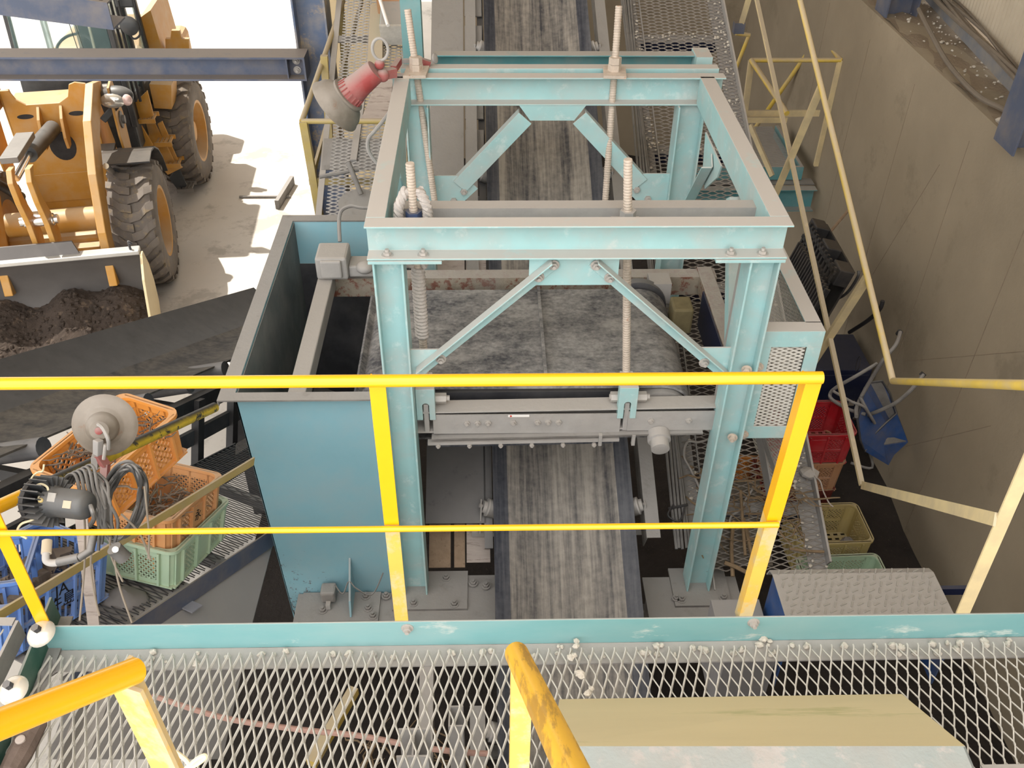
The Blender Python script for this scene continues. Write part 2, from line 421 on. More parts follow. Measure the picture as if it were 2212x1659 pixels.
def expanded(mb, o, ex, ey, nx, ny, sw, lw, wd=.006, th=.004, lift=.005, tilt=.6):
    """expanded metal: ex across the strands (short way), ey along them (long way); nx, ny lengths in m"""
    o, ex, ey = V(o), V(ex).normalized(), V(ey).normalized(); ez = ex.cross(ey)
    k = int(nx / (sw / 2)); m = int(ny / (lw / 2))
    for i in range(k + 1):
        for_pts = []
        for j in range(m + 1):
            sgn = 1 if (i + j) % 2 == 0 else -1
            a = sgn * (sw / 4 - wd * .35)
            for dy in (-.09, .09):
                y = (j + dy) * lw / 2
                if 0 <= y <= ny: for_pts.append(o + ex * (i * sw / 2 + a) + ey * y + ez * (sgn * lift))
        vs = []; c, s_ = math.cos(tilt), math.sin(tilt)
        au = ex * c + ez * s_; aw = ez * c - ex * s_
        for p in for_pts: vs += [p - au * wd / 2 - aw * th / 2, p + au * wd / 2 - aw * th / 2, p + au * wd / 2 + aw * th / 2, p - au * wd / 2 + aw * th / 2]
        n = len(for_pts)
        if n < 2: continue
        fs = []
        for q in range(n - 1):
            a0, b0 = q * 4, q * 4 + 4
            fs += [(a0 + t, a0 + (t + 1) % 4, b0 + (t + 1) % 4, b0 + t) for t in range(4)]
        fs += [(3, 2, 1, 0), (n * 4 - 4, n * 4 - 3, n * 4 - 2, n * 4 - 1)]
        mb.add(vs, fs)
    return mb
# ================================================================== SETTING
GZ, PZ, WX, LZ = -3.0, -2.6, 3.12, .3       # yard level, pit floor, pit wall face, ledge level
struct('floor', MB().box(-30, WX + .3, -6, 60, GZ - .2, GZ), 'yard_concrete', 'pale concrete yard in front of the wheel loader', 'floor')
mb = MB(); nx, ny = 36, 60
for j in range(ny + 1):
    for i in range(nx + 1):
        x = -1.75 + (WX + .05 + 1.75) * i / nx; y = -1 + 12.3 * j / ny
        mb.v.append((x, y, PZ - .02 + .03 * math.sin(x * 5 + 1.3 * math.sin(y * 2)) + .02 * math.sin(y * 7 + x * 3)))
mb.f = [(j * (nx + 1) + i, j * (nx + 1) + i + 1, (j + 1) * (nx + 1) + i + 1, (j + 1) * (nx + 1) + i) for j in range(ny) for i in range(nx)]
mb.box(-1.75, WX + .05, -1, 11.3, GZ, PZ - .12)
struct('trim_1', mb, 'pit_soil', 'dark trodden soil floor under the conveyor', 'soil floor', smooth=True)
struct('blocker_wall_front', MB().box(-3.2, WX, .2, .45, GZ, -.16), 'concrete', 'unseen concrete wall added below the platform to darken the pit', 'wall')  # unseen, added to keep light from behind out of the pit
struct('blocker_wall_rear', MB().box(-.6, WX, 11.3, 11.6, GZ, 6.2), 'concrete', 'concrete end wall added beyond the conveyor to block far light', 'wall')  # added to stop light coming in from the open far end
struct('wall_right', MB().box(WX, WX + .35, -6, 22, GZ, LZ), 'concrete', 'tall concrete retaining wall with form lines on the right', 'wall')
mb = MB()
for y in (1.9, 2.85, 3.78, 4.72, 5.62, 6.6, 7.6, 8.7):
    mb.box(WX - .0015, WX + .01, y, y + .006, PZ, LZ - .02 - .3 * (y % 1))
for a, b in (((3.9, -.3), (5.5, -1.6)), ((4.3, -1.2), (5.1, -2.1)), ((5.9, -.2), (6.4, -1.4))):
    p, q = V((WX, a[0], a[1])), V((WX, b[0], b[1])); mb.bar(p, q, .004, .003, V((1, 0, 0)))
struct('trim_2', mb, 'ledge_soil', 'thin form joints and cracks in the concrete wall', 'joint')
mb = MB(); nx, ny = 14, 140
for j in range(ny + 1):
    for i in range(nx + 1):
        x = WX + .02 + 1.3 * i / nx; y = -2 + 16 * j / ny
        mb.v.append((x, y, LZ + .012 * math.sin(x * 23 + y * 5) + .01 * math.sin(y * 13 + 2 * math.sin(x * 9)) + .05 * max(0, (i / nx - .45))))
mb.f = [(j * (nx + 1) + i, j * (nx + 1) + i + 1, (j + 1) * (nx + 1) + i + 1, (j + 1) * (nx + 1) + i) for j in range(ny) for i in range(nx)]
struct('trim_3', mb, 'ledge_soil', 'dirt covered ledge along the top of the concrete wall', 'ledge', smooth=True)
# corrugated siding: stands on a girt at the back of the ledge, which runs slightly towards the pit at the near end
SA, SB = AZ(1990, -40, LZ + .12), AZ(2235, 215, LZ + .12)
sd = (SA - SB); sd.z = 0; sd.normalize(); sn = V((sd.y, -sd.x, 0))
mb = MB(); base = SB - sd * 7; nseg = 1300; L = 20.0
for i in range(nseg + 1):
    t = i * L / nseg; o = (.008 if (i % 4) in (1, 2) else -.008)
    p = base + sd * t + sn * (.12 + o)
    mb.v += [(p.x, p.y, LZ + .1), (p.x, p.y, 6.2)]
mb.f = [(2 * i, 2 * i + 2, 2 * i + 3, 2 * i + 1) for i in range(nseg)]
struct('wall_siding', mb, 'siding', 'ribbed beige metal siding above the ledge', 'wall')
mb = MB(); q0, q1 = base, base + sd * L
mb.sect(V((q0.x, q0.y, LZ + .03)), V((q1.x, q1.y, LZ + .03)), cpoly(.1, .05, .005), sn, V((0, 0, 1)))
struct('trim_4', mb, 'girt_steel', 'blue steel girt at the foot of the ribbed siding', 'girt')
struct('ceiling', MB().box(-9, 5.5, 1.3, 9.6, 6.2, 6.4).box(-5.3, 5.5, 9.6, 22, 6.2, 6.4), 'siding', 'unseen shed roof above the plant, outline shaped to shade the pit', 'roof')  # out of view; edges set to shade the pit and leave the loader sunlit
# pebbles and crumbs on the ledge
mb = MB()
for k in range(420):
    y = random.uniform(2.5, 9); x = WX + .1 + random.random() ** .7 * .42
    mb.rock((x, y, LZ + .012), random.uniform(.004, .014))
single(mb, 'gravel', 'stone', 'loose gravel crumbs scattered over the ledge', 'gravel', (WX + .3, 5.5, LZ), kind='stuff')
mb = MB().rock(AZ(2165, 262, LZ + .015), .035)
single(mb, 'stone', 'stone', 'fist sized pale stone lying on the ledge by the near blue column', 'stone', AZ(2165, 262, LZ))

def h_column(p, w, h, top, ang=0):
    mb = MB(); p = V(p); u = V((math.cos(ang), math.sin(ang), 0)); w2 = V((-math.sin(ang), math.cos(ang), 0))
    mb.sect(p, V((p.x, p.y, top)), hpoly(w, h, .012, .009), u, w2)
    return mb
c = AZ(1912, 40, LZ)
single(h_column((c.x + .25, c.y, LZ), .25, .25, 6.2, PI / 2), 'steel_column', 'blue_steel', 'dusty blue steel column standing on the ledge at the top edge', 'column', (c.x, c.y, LZ), 'blue columns on the ledge')
c = AZ(2186, 338, LZ)
single(h_column((c.x + .25, c.y, LZ), .25, .25, 6.2, PI / 2), 'steel_column', 'blue_steel', 'blue steel column on the ledge at the right edge of the picture', 'column', (c.x, c.y, LZ), 'blue columns on the ledge')
# cables on the girt
t = thing('cable_bundle', 'dusty bundle of thick cables lying along the foot of the ribbed siding', 'cables', (base + sd * 8))
for k in range(5):
    pts = []
    for i in range(26):
        s_ = 4 + i * .4
        wob = .035 * math.sin(s_ * (1.1 + .25 * k) + k * 2)
        p = base + sd * s_ + sn * (.0 - .03 + .022 * k + wob)
        pts.append(V((p.x, p.y, LZ + .145 + .012 * math.sin(s_ * 2 + k))))
    MB().tube(spline(pts, 3), .018 - .002 * k, 7).build('cable', 'cable_dusty', t, True)
pts = [AZ(1985, 20, LZ + .15), AZ(2010, 70, LZ + .12), AZ(2050, 140, LZ + .06), AZ(2110, 205, LZ + .05), AZ(2165, 235, LZ + .06), AZ(2215, 262, LZ + .08), AZ(2300, 330, LZ + .1)]
MB().tube(spline(pts, 8), .017, 8).build('cable', 'cable_dusty', t, True)

# building frame on the left: column, beam, sunlit panel
YB = 7.2
mb = MB(); x0 = -1.46
mb.sect(V((x0, YB, GZ)), V((x0, YB, 6.2)), hpoly(.25, .25, .014, .009), V((0, 1, 0)), V((1, 0, 0)))
single(mb, 'steel_column', 'blue_rust', 'rust streaked blue steel column at the end of the long blue beam', 'column', (x0 + .12, YB + .12, GZ))
t = thing('steel_beam', 'long dusty blue steel beam crossing in front of the wheel loader', 'beam', (-5, YB, -.12))
zb0, zb1 = AY(200, 175, YB - .22).z, AY(200, 124, YB - .22).z
mb = MB(); mb.sect(V((-12, YB - .22, zb0)), V((-1.385, YB - .22, zb0)), hpoly(.2, zb1 - zb0, .014, .009), V((0, 1, 0)), V((0, 0, 1)))
mb.build('girder', 'blue_steel', t)
mb = MB(); mb.box(-1.385, -1.37, YB - .22, YB - .02, zb0, zb1); mb.box(-1.515, -1.505, YB - .21, YB - .03, zb0 + .015, zb1 - .015)
mb.build('end_plate', 'blue_steel', t)
for dz in (.3, .7):
    MB().bolt((-1.45, YB - .13, zb0 + (zb1 - zb0) * dz), (0, -1, 0), .016, .014).build('bolt', 'bolt_steel', t)
# bent channel piece above it in front of the cab
t = thing('steel_bracket', 'dirt covered blue channel piece hanging in front of the loader cab', 'bracket', AY(110, 40, 6.6))
a, b = AY(-20, -24, 6.6), AY(232, 10, 6.6); d = (b - a).normalized(); up = V((0, 0, 1)); u = V((0, 1, 0))
mb = MB(); zz = V((0, 0, -.17))
mb.sect(a + zz, b + zz, [(0, 0), (.26, 0), (.26, .012), (.012, .012), (.012, .17), (.26, .17), (.26, .182), (0, .182)], u, up)
mb.build('channel', 'blue_steel', t)
mb = MB()
for k in range(70):
    s_ = random.random(); p = a + (b - a) * s_ + u * random.uniform(.04, .24) + up * .012
    mb.rock(p, random.uniform(.008, .022))
o = mb.build('dirt', 'bucket_soil', t); o['kind'] = 'stuff'
mb = MB()
for x0_, x1_ in ((-1.4, -1.05), (-1.045, -.8), (-.795, -.62)): mb.box(x0_, x1_, 8.6, 8.64, GZ, 6.2)
mb.box(-1.4, -.62, 8.64, 8.7, GZ, 6.2)
struct('wall_back', mb, 'beige_panel', 'sunlit beige wall panels behind the left walkway', 'wall')

# ================================================================== VIEWING PLATFORM
RY = 1.89
plat = thing('platform', 'expanded metal viewing platform with teal toe board across the foreground', 'platform', (.3, 1.4, -.03))
g = expanded(MB(), (-1.44, .62, -.007), (1, 0, 0), (0, 1, 0), 4.0, 1.235, .036, .1016, .0042, .007, .0045, .45)
g.build('grating', 'grate_steel', plat)
mb = MB(); mb.sect(V((-1.47, RY - .006, -.03)), V((2.9, RY - .006, -.03)), [(0, 0), (.006, 0), (.006, .125), (0, .125)], V((0, 1, 0)), V((0, 0, 1)))
mb.build('toe_board', 'kick_paint', plat, bevel=.0015)
mb = MB(); mb.box(-1.47, 2.9, RY - .085, RY - .006, -.036, -.03); mb.build('support_angle', 'dusty_steel', plat)
mb = MB(); mb.box(1.44, 2.9, 1.31, 1.415, -.006, .002); mb.build('edge_plate', 'dusty_steel', plat)
for x in (-1.3, -.35, .62, 1.25, 2.1):
    mb = MB(); mb.sect(V((x, .55, -.115)), V((x, RY - .09, -.115)), lpoly(.06, .075), V((1, 0, 0)), V((0, 0, 1))); 
    if x in (-1.3, 2.1): mb.build('joist', 'dusty_steel', plat)
for x, z in ((-.275, .065), (.86, .07)): MB().bolt((x, RY - .006, z), (0, -1, 0), .011, .012).build('bolt', 'bolt_steel', plat)
MB().bolt((-.39, RY - .05, -.03), (0, 0, 1), .011, .016).build('bolt', 'bolt_steel', plat)
for u_, v_ in ((45, 1560), (160, 1365)):
    pass
# green stringer, chrome disc brackets and the lower step at the left end
t = thing('stair_stringer', 'green steel stringer with round polished discs at the left end of the platform', 'stringer', AZ(40, 1450, 0))
p0, p1 = AZ(96, 1366, .03), AZ(20, 1560, .03)
MB().bar(p0 + V((0, .1, 0)), p1 + (p1 - p0) * 1.6, .008, .11).build('stringer', 'green_paint', t)
MB().bar(p0 + V((.02, .1, -.05)), p1 + V((.02, 0, -.05)) + (p1 - p0) * 1.6, .05, .006).build('flange', 'dark_dusty_steel', t)
for k, (u_, v_) in enumerate(((88, 1368), (28, 1490))):
    c = AZ(u_, v_, .1)
    pass
    _dk = MB().lathe(c, (-.15, -.25, 1), [(.001, .024), (.022, .021), (.036, .013), (.044, .002), (.046, -.004), (.001, -.008)], 24).build('disc', 'disc_metal', t, True)
    MB().tube([c + V((0, 0, .012)), c + V((-.004, -.008, .042))], .013, 6).build('bolt', 'dark_steel', _dk)
t = thing('stair_tread', 'galvanised stair tread with mesh beside the green stringer at the left edge', 'stair tread', AZ(10, 1420, -.05))
p0, p1 = AZ(45, 1356, -.02), AZ(-40, 1530, -.02); d = (p1 - p0)
MB().bar(p0, p1, .01, .08).build('side_plate', 'dusty_steel', t)
MB().bar(p0 + V((-.02, .01, .02)), p0 + V((-.4, .02, .02)), .03, .006).build('nosing', 'dusty_steel', t)
expanded(MB(), p0 + V((-.42, -.42, .0)), (1, 0, 0), (0, 1, 0), .36, .42, .036, .1016, .006, .0035, .004).build('grating', 'grate_steel', t)
# stones caught along the toe board
rs = random.Random(3)
xs = [-1.12 + .02 * rs.random() for _ in range(3)] + [rs.uniform(-1.15, 1.75) for _ in range(62)]
stone_defs = []
for k in range(5):
    stone_defs.append(MB().rock((0, 0, 0), .0135, rs))
first = {}
for i, x in enumerate(sorted(xs)):
    k = i % 5
    loc = (x, RY - .022 - .05 * rs.random(), -.022)
    if k not in first:
        o = MB(); o.v = stone_defs[k].v; o.f = stone_defs[k].f
        o = o.build('pebble', 'stone', None); first[k] = o
        tag(o, 'small pale pebble lying in the angle behind the teal toe board', 'pebble', 'pebbles along the toe board')
    else:
        o = first[k].copy(); COL.objects.link(o)
    o.location = loc; s_ = rs.uniform(.5, 1.25); o.scale = (s_, s_, s_); o.rotation_euler = (0, 0, rs.uniform(0, 6))
for i, (u_, v_) in enumerate(((1245, 1395), (1240, 1415), (1232, 1420), (1252, 1455), (1256, 1462), (1270, 1497), (1277, 1487), (1245, 1385), (1640, 1393), (1663, 1385), (1650, 1380))):
    o = first[i % 5].copy(); COL.objects.link(o); o.location = AZ(u_, v_, -.018 if i > 7 else .004); s_ = rs.uniform(.7, 1.2); o.scale = (s_, s_, s_)
    if i <= 7: o['label'] = 'small pebble caught on the grating strands near the front yellow rail'; o['group'] = 'pebbles on the grating'

# ------------------------------------------------------------------ guard rail of the platform
def angle_post(p, q, a=.043, b=.043, t_=.005, side=1, rot=0):
    u = V((math.cos(rot), math.sin(rot), 0)); w = V((-math.sin(rot), math.cos(rot), 0))
    p, q = V(p), V(q)
    return MB().sect(p - u * (a / 2), q - u * (a / 2), lpoly(a, b, t_) if side > 0 else [(a - x, y) for x, y in lpoly(a, b, t_)], u, w)
rail = thing('guard_rail', 'glossy yellow guard rail along the far edge of the platform', 'railing', (-.3, RY, .09))
mb = MB().tube([(-2.6, RY, 1.085), (.868, RY, 1.085)], .0168, 20); mb.build('handrail', 'yellow_gloss', rail, True)
mb = MB().tube([(-1.5, RY - .012, .541), (.853, RY - .012, .541)], .0095, 12); mb.build('mid_rail', 'yellow_gloss', rail, True)
for x0_, x1_ in ((-1.44, -1.425), (-.292, -.292), (.832, .85)):
    zj = .545; xm = x0_ + (x1_ - x0_) * .45
    angle_post((x0_, RY, .06), (xm, RY, zj)).build('post', 'yellow_foot' if x0_ > -1 else 'yellow_gloss', rail)
    angle_post((xm, RY, zj), (x1_, RY, 1.075)).build('post', 'yellow_gloss', rail)

# stair rail coming down beside the viewer, left and right
def tube_ext(p, q, r, n=18):
    return MB().tube([p, q], r, n)
t = thing('stair_rail', 'thick yellow rail end with angle post at the lower left', 'railing', AZ(330, 1659, 0))
a, b = AD(292, 1449, 1.22), AD(-60, 1588, .98)
MB().tube([a, b], .0175, 20).build('handrail', 'yellow_gloss', t, True)
p = AD(268, 1485, 1.225); q = AZ(355, 1680, 0.0)
foot = V((p.x + .03, p.y + .02, -.02))
angle_post(foot, p + V((0, 0, .0)), .05, .045, .006, 1, -.35).build('post', 'yellow_foot', t)
t = thing('stair_rail', 'thick yellow rail running towards the viewer at the bottom centre', 'railing', AZ(1130, 1659, 0))
a, b = AD(1116, 1412, 1.36), AD(1262, 1720, .86)
MB().tube([a, b], .0175, 20).build('handrail', 'yellow_rubbed', t, True)
p = AD(1128, 1448, 1.36)
angle_post(V((p.x, p.y, -.02)), V((p.x, p.y, p.z)), .032, .04, .006).build('post', 'yellow_foot', t)
# white cord loop by the left rail foot
pts = [AD(u_, v_, 1.9) for u_, v_ in ((380, 1625), (400, 1640), (415, 1655), (440, 1640), (442, 1632), (425, 1640), (400, 1662))]
single(MB().tube(spline(pts, 6), .005, 7), 'cord', 'white_cord', 'loop of off white cord on the grating beside the lower left rail', 'cord', tuple(pts[0]), smooth=True)
# mallet head lying on the left
c = AZ(52, 1612, .03); ax_ = (AZ(28, 1655, .03) - AZ(75, 1570, .03)).normalized()
t = thing('mallet', 'worn wooden mallet head with iron ring lying by the lower left rail', 'mallet', c)
MB().lathe(c - ax_ * .085, ax_, [(.02, 0), (.03, .004), (.034, .06), (.036, .11), (.031, .165), (.026, .172)], 10).build('head', 'old_wood', t)
MB().lathe(c + V((0, 0, .036)), (0, 0, 1), [(.014, -.01), (.014, .002), (.01, .003)], 14).build('handle_end', 'pale_board', t)

# far right post and the sloping rail that follows the inclined walkway
rl = thing('sloped_rail', 'dusty pale yellow rail that bends and climbs beside the right walkway', 'railing', (1.55, RY, .09))
cn = V((1.97, 3.52, -.22))
top = [V((1.5, 1.8, 1.12)), V((1.535, RY, 1.05)), cn]
tx = lambda y: 1.97 - .014 * (y - 3.52)
upp = V((tx(8.6), 8.6, -.22 + INC * (8.6 - 3.52)))
MB().tube([V((1.45, 1.62, 1.26)), cn], .0165, 16).build('handrail', 'yellow_dusty', rl, True)
MB().tube([cn, upp], .0165, 16).build('handrail', 'yellow_dusty', rl, True)
MB().ball(cn, .0168).build('bend', 'yellow_dusty', rl, True)
mc = AY(1862, 1048, 3.5); md = V((0, 8.4 - 3.5, INC * (8.4 - 3.5))); md.x = -.08
MB().bar(AY(2150, 1122, RY), mc, .008, .042).build('mid_bar', 'cream_bar', rl)
MB().bar(mc, mc + md, .026, .02).build('mid_bar', 'cream_bar', rl)
angle_post((1.553, RY, .09), (1.512, RY, 1.2), .045, .05, .006, -1).build('post', 'cream_bar', rl)
for y in (4.06, 5.27, 6.75):
    h = -.22 + INC * (y - 3.52); x = tx(y)
    nn_ = V((0, -INC, 1)).normalized(); tp_ = V((x, y, h)); angle_post(tp_ - nn_ * 1.0, tp_, .04, .045, .006, 1, -.25).build('post', 'cream_bar', rl)
    if y > 6: b_ = tp_ - nn_ * 1.0; MB().box(b_.x - .05, b_.x + .03, b_.y - .01, b_.y + .05, b_.z - .06, b_.z + .02).build('shoe', 'blue_steel', rl)

# sloping cover at the lower right, warm bounce put into the slope's cream
t = thing('machine_cover', 'dusty teal sheet cover, its slope painted cream for warm bounce light, at the bottom right corner', 'cover', (.9, 1.4, 0))
A0, A1, B0, B1 = V((.21, 1.655, .0)), V((1.29, 1.655, .0)), V((.16, 1.372, .215)), V((1.30, 1.352, .215))
th = V((0, .004, -.004))
MB().prism([A0, A1, B1, B0], (0, -.006, -.006)).build('sloped_panel', 'cover_warm_bounce', t)
C0, C1 = V((.16, .75, .2)), V((1.30, .75, .2))
MB().prism([B0, B1, C1, C0], (0, 0, -.006)).build('top_panel', 'cover_dusty', t)
MB().prism([A1, B1, C1, V((1.29, .75, 0))], (-.006, 0, 0)).build('side_panel', 'cover_dusty', t)

# ================================================================== SEPARATOR FRAME
FY0, FY1 = 3.24, 4.85
fr = thing('separator_frame', 'dusty teal steel frame standing astride the conveyor', 'steel frame', (.36, 4.1, -1.46))
XL, XR, ZB, ZT = -.49, 1.21, .638, .79
UX, UYv, UZ = V((1, 0, 0)), V((0, 1, 0)), V((0, 0, 1))
def chan(p, q, u, h, b, t_=.008): return MB().sect(p, q, cpoly(h, b, t_), u, UZ)
chan(V((XL, FY0 + .078, ZB)), V((XR, FY0 + .078, ZB)), -UYv, ZT - ZB, .078).build('front_beam', 'teal_paint', fr, bevel=.002)
chan(V((XL + .09, FY0 + .27, ZB - .02)), V((XR - .07, FY0 + .27, ZB - .02)), UYv, .11, .07).build('cross_beam', 'dusty_steel', fr)
chan(V((XL + .078, FY0 + .08, ZB)), V((XL + .078, FY1 + .02, ZB)), -UX, ZT - ZB, .078).build('side_beam', 'teal_paint', fr, bevel=.002)
chan(V((XR - .078, FY0 + .08, ZB)), V((XR - .078, FY1 + .02, ZB)), UX, ZT - ZB, .078).build('side_beam', 'teal_paint', fr, bevel=.002)
chan(V((XL - .02, FY1 + .075, ZB)), V((XR + .06, FY1 + .075, ZB)), -UYv, ZT - ZB, .075).build('rear_beam', 'teal_paint', fr, bevel=.002)
chan(V((XL + .02, FY1 + .14, ZB)), V((XR + .05, FY1 + .14, ZB)), UYv, ZT - ZB, .07).build('rear_beam', 'teal_paint', fr, bevel=.002)
def hpost(x0, y0, z0, z1, w=.126, d=.125):
    return MB().sect(V((x0, y0, z0)), V((x0, y0, z1)), hpoly(d, w, .009, .007), UYv, UX)
hpost(-.472, FY0 + .005, -1.46, ZB - .016).build('post', 'teal_paint', fr, bevel=.0015)
hpost(1.066, FY0 + .005, -1.46, ZB - .016).build('post', 'teal_paint', fr, bevel=.0015)
hpost(-.445, FY1 - .03, -1.0, ZB).build('post', 'teal_paint', fr, bevel=.0015)
hpost(1.03, FY1 - .03, -1.0, ZB, .145).build('post', 'teal_paint', fr, bevel=.0015)
for x0_, x1_ in ((-.487, -.19), (.92, 1.205)):
    MB().box(x0_, x1_, FY0 - .004, FY0 + .135, ZB - .016, ZB - .002).build('cap_plate', 'teal_paint', fr, bevel=.001)
for x in (-.41, -.265, .985, 1.115):
    MB().bolt((x, FY0 + .03, ZB + .008), UZ, .013, .013).build('bolt', 'bolt_steel', fr)
def gusset(pts, y, t_=.009): return MB().prism([V((a, y, b)) for a, b in pts], (0, t_, 0))
GY = FY0 + .045
gusset([(.165, ZB - .002), (.535, ZB - .002), (.535, .49), (.165, .49)], GY).build('gusset', 'teal_paint', fr)
gusset([(-.346, .16), (-.205, .16), (-.3, .0), (-.346, .0)], GY).build('gusset', 'teal_paint', fr)
gusset([(1.07, .16), (.93, .16), (1.02, .0), (1.07, .0)], GY).build('gusset', 'teal_paint', fr)
def brace(p, q, y, sgn=1):
    p, q = V((p[0], y, p[1])), V((q[0], y, q[1])); d = (q - p).normalized(); nrm = UYv.cross(d) * sgn
    if nrm.z < 0: nrm = -nrm
    return MB().sect(p, q, [(0, 0), (.006, 0), (.006, .052), (-.045, .052), (-.045, .046), (0, .046)], UYv, nrm)
brace((.29, .585), (-.29, .03), GY - .007).build('brace', 'teal_paint', fr, bevel=.001)
brace((.41, .585), (1.035, .0), GY - .007).build('brace', 'teal_paint', fr, bevel=.001)
for x, z in ((.265, .592), (.205, .535), (.44, .59), (.5, .53), (-.215, .115), (.955, .085)):
    MB().bolt((x, GY - .007, z), -UYv, .013, .014).build('bolt', 'bolt_steel', fr)
RYB = FY1 + .0
gusset([(.17, ZB), (.53, ZB), (.47, .555), (.23, .555)], RYB).build('gusset', 'teal_paint', fr)
gusset([(-.33, .23), (-.14, .23), (-.06, .15), (-.29, -.08), (-.33, -.08)], RYB).build('gusset', 'teal_paint', fr)
gusset([(1.04, .24), (.88, .24), (.78, .15), (.99, -.07), (1.04, -.07)], RYB).build('gusset', 'teal_paint', fr)
for p, q in (((.2, .575), (-.165, .17)), ((.5, .575), (.87, .18))):
    p, q = V((p[0], RYB - .012, p[1])), V((q[0], RYB - .012, q[1])); d = (q - p).normalized(); nrm = UYv.cross(d)
    if nrm.z < 0: nrm = -nrm
    MB().sect(p, q, [(0, -.05), (.006, -.05), (.006, .038), (.06, .038), (.06, .044), (0, .044)], UYv, nrm).build('brace', 'teal_paint', fr, bevel=.001)
for x, z in ((-.14, .135), (-.2, .075), (.85, .145), (.92, .085)):
    MB().bolt((x, RYB, z), -UYv, .016, .012, False).build('bolt', 'bolt_steel', fr)
# side knee braces on the right and left
for x in (1.1, -.44):
    p, q = V((x, FY1 - .02, -.1)), V((x, 4.25, .6)); d = (q - p).normalized(); nrm = UX.cross(d)
    MB().sect(p, q, [(0, -.035), (.007, -.035), (.007, .035), (-.05, .035), (-.05, .042), (0, .042)], UX, nrm).build('brace', 'teal_paint', fr)
    MB().prism([V((x + .012, 4.5, ZB)), V((x + .012, 4.1, ZB)), V((x + .012, 4.14, .56)), V((x + .012, 4.34, .4)), V((x + .012, 4.44, .46))], (.008, 0, 0)).build('gusset', 'teal_paint', fr)
    p, q = V((x, FY0 + .13, -.12)), V((x, 3.85, .6)); d = (q - p).normalized(); nrm = UX.cross(d)
    MB().sect(p, q, [(0, -.03), (.006, -.03), (.006, .03), (.05, .03), (.05, .036), (0, .036)], UX, nrm).build('brace', 'teal_paint', fr)
MB().box(1.085, 1.092, 3.38, 3.46, -.4, ZB).build('side_plate', 'dusty_steel', fr)
# feet
for x0_, x1_, y0 in ((-.53, -.13, 3.15), (.99, 1.3, 3.15)):
    MB().box(x0_, x1_, y0, y0 + .26, -1.475, -1.46).build('base_plate', 'dark_dusty_steel', fr)
for x, y in ((-.25, 3.36), (-.2, 3.18), (-.42, 3.19), (1.03, 3.19), (1.26, 3.2)):
    MB().bolt((x, y, -1.46), UZ, .014, .014).build('bolt', 'dark_dusty_steel', fr)

# base beams carrying the frame
t = thing('base_beam', 'dust covered base beam under the left frame post and the chute', 'beam', (-.5, 3.2, -1.6))
mb = MB(); mb.sect(V((-1.05, 3.06, -1.72)), V((-.475, 3.06, -1.72)), hpoly(.215, .245, .012, .01), UYv, UZ); mb.sect(V((-.475, 3.06, -1.72)), V((.02, 3.06, -1.72)), hpoly(.33, .245, .012, .01), UYv, UZ); mb.build('girder', 'dark_dusty_steel', t)
MB().box(-1.02, -.6, 3.08, 3.272, -1.474, -1.461).build('shim_plate', 'dark_dusty_steel', t)
for x, y in ((-.9, 3.15), (-.68, 3.24), (-.66, 3.16), (-.63, 3.11), (-.57, 3.24), (-.1, 3.32), (-.03, 3.3)):
    MB().bolt((x, y, -1.46), UZ, .014, .014).build('bolt', 'dark_dusty_steel', t)
t = thing('base_beam', 'dust covered base beam under the right frame post beside the belt', 'beam', (1.1, 3.2, -1.6))
mb = MB(); mb.sect(V((.84, 3.06, -1.72)), V((1.36, 3.06, -1.72)), hpoly(.3, .245, .012, .01), UYv, UZ); mb.build('girder', 'dark_dusty_steel', t)
MB().bolt((1.0, 3.2, -1.46), UZ, .012, .012).build('bolt', 'dark_dusty_steel', t)
t = thing('limit_switch', 'small dusty switch box with thin wire on the base beam at the chute foot', 'switch', AY(705, 1272, 3.2))
c = AY(705, 1262, 3.2); MB().box(c.x - .04, c.x + .04, 3.18, 3.26, -1.44, -1.36).build('housing', 'dark_dusty_steel', t, bevel=.012)
MB().box(c.x - .012, c.x + .012, 3.15, 3.18, -1.455, -1.42).build('plunger', 'dusty_steel', t)
pts = [c + V((.05, -.02, .02)), c + V((.09, -.05, -.02)), c + V((.12, .0, .02)), c + V((.16, -.03, .0)), c + V((.24, -.04, -.04)), c + V((.3, .03, .05))]
MB().tube(spline(pts), .004, 6).build('wire', 'cable_black', t, True)

# rear support frame beyond
t = thing('conveyor_support', 'dark teal support frame behind the separator frame', 'steel frame', (.4, 5.3, -1))
chan(V((-.3, 5.3, ZB - .01)), V((1.17, 5.3, ZB - .01)), -UYv, ZT - ZB, .075).build('beam', 'teal_deep', t, bevel=.002)
MB().box(1.17, 1.26, 5.17, 5.33, ZB, ZT + .0).build('end_plate', 'teal_paint', t)
MB().box(-.47, -.36, 5.2, 5.3, -1.2, 1.5).build('post', 'teal_deep', t)
MB().box(1.16, 1.26, 5.34, 5.44, -1.2, ZB).build('post', 'teal_deep', t)
# ================================================================== MAGNETIC SEPARATOR hung in the frame
mg = thing('belt_separator', 'overhead cross belt separator hung between the teal posts', 'separator', (.2, 3.95, -.35))
MB().sect(V((-.95, 3.43, -.385)), V((1.2, 3.43, -.355)), cpoly(.13, .09, .008), -UYv, UZ).build('front_channel', 'dusty_steel', mg, bevel=.002)
MB().sect(V((-.95, 4.5, -.35)), V((1.3, 4.5, -.35)), cpoly(.12, .09, .008), UYv, UZ).build('rear_channel', 'rusty_bar', mg)
MB().box(-.955, -.87, 3.3, 4.62, -.29, -.19).build('side_tube', 'dusty_steel', mg, bevel=.006)
MB().box(1.2, 1.285, 3.45, 4.6, -.33, -.22).build('side_tube', 'rusty_bar', mg, bevel=.004)
MB().box(1.19, 1.198, 3.55, 4.35, -.46, -.23).build('side_plate', 'navy', mg)
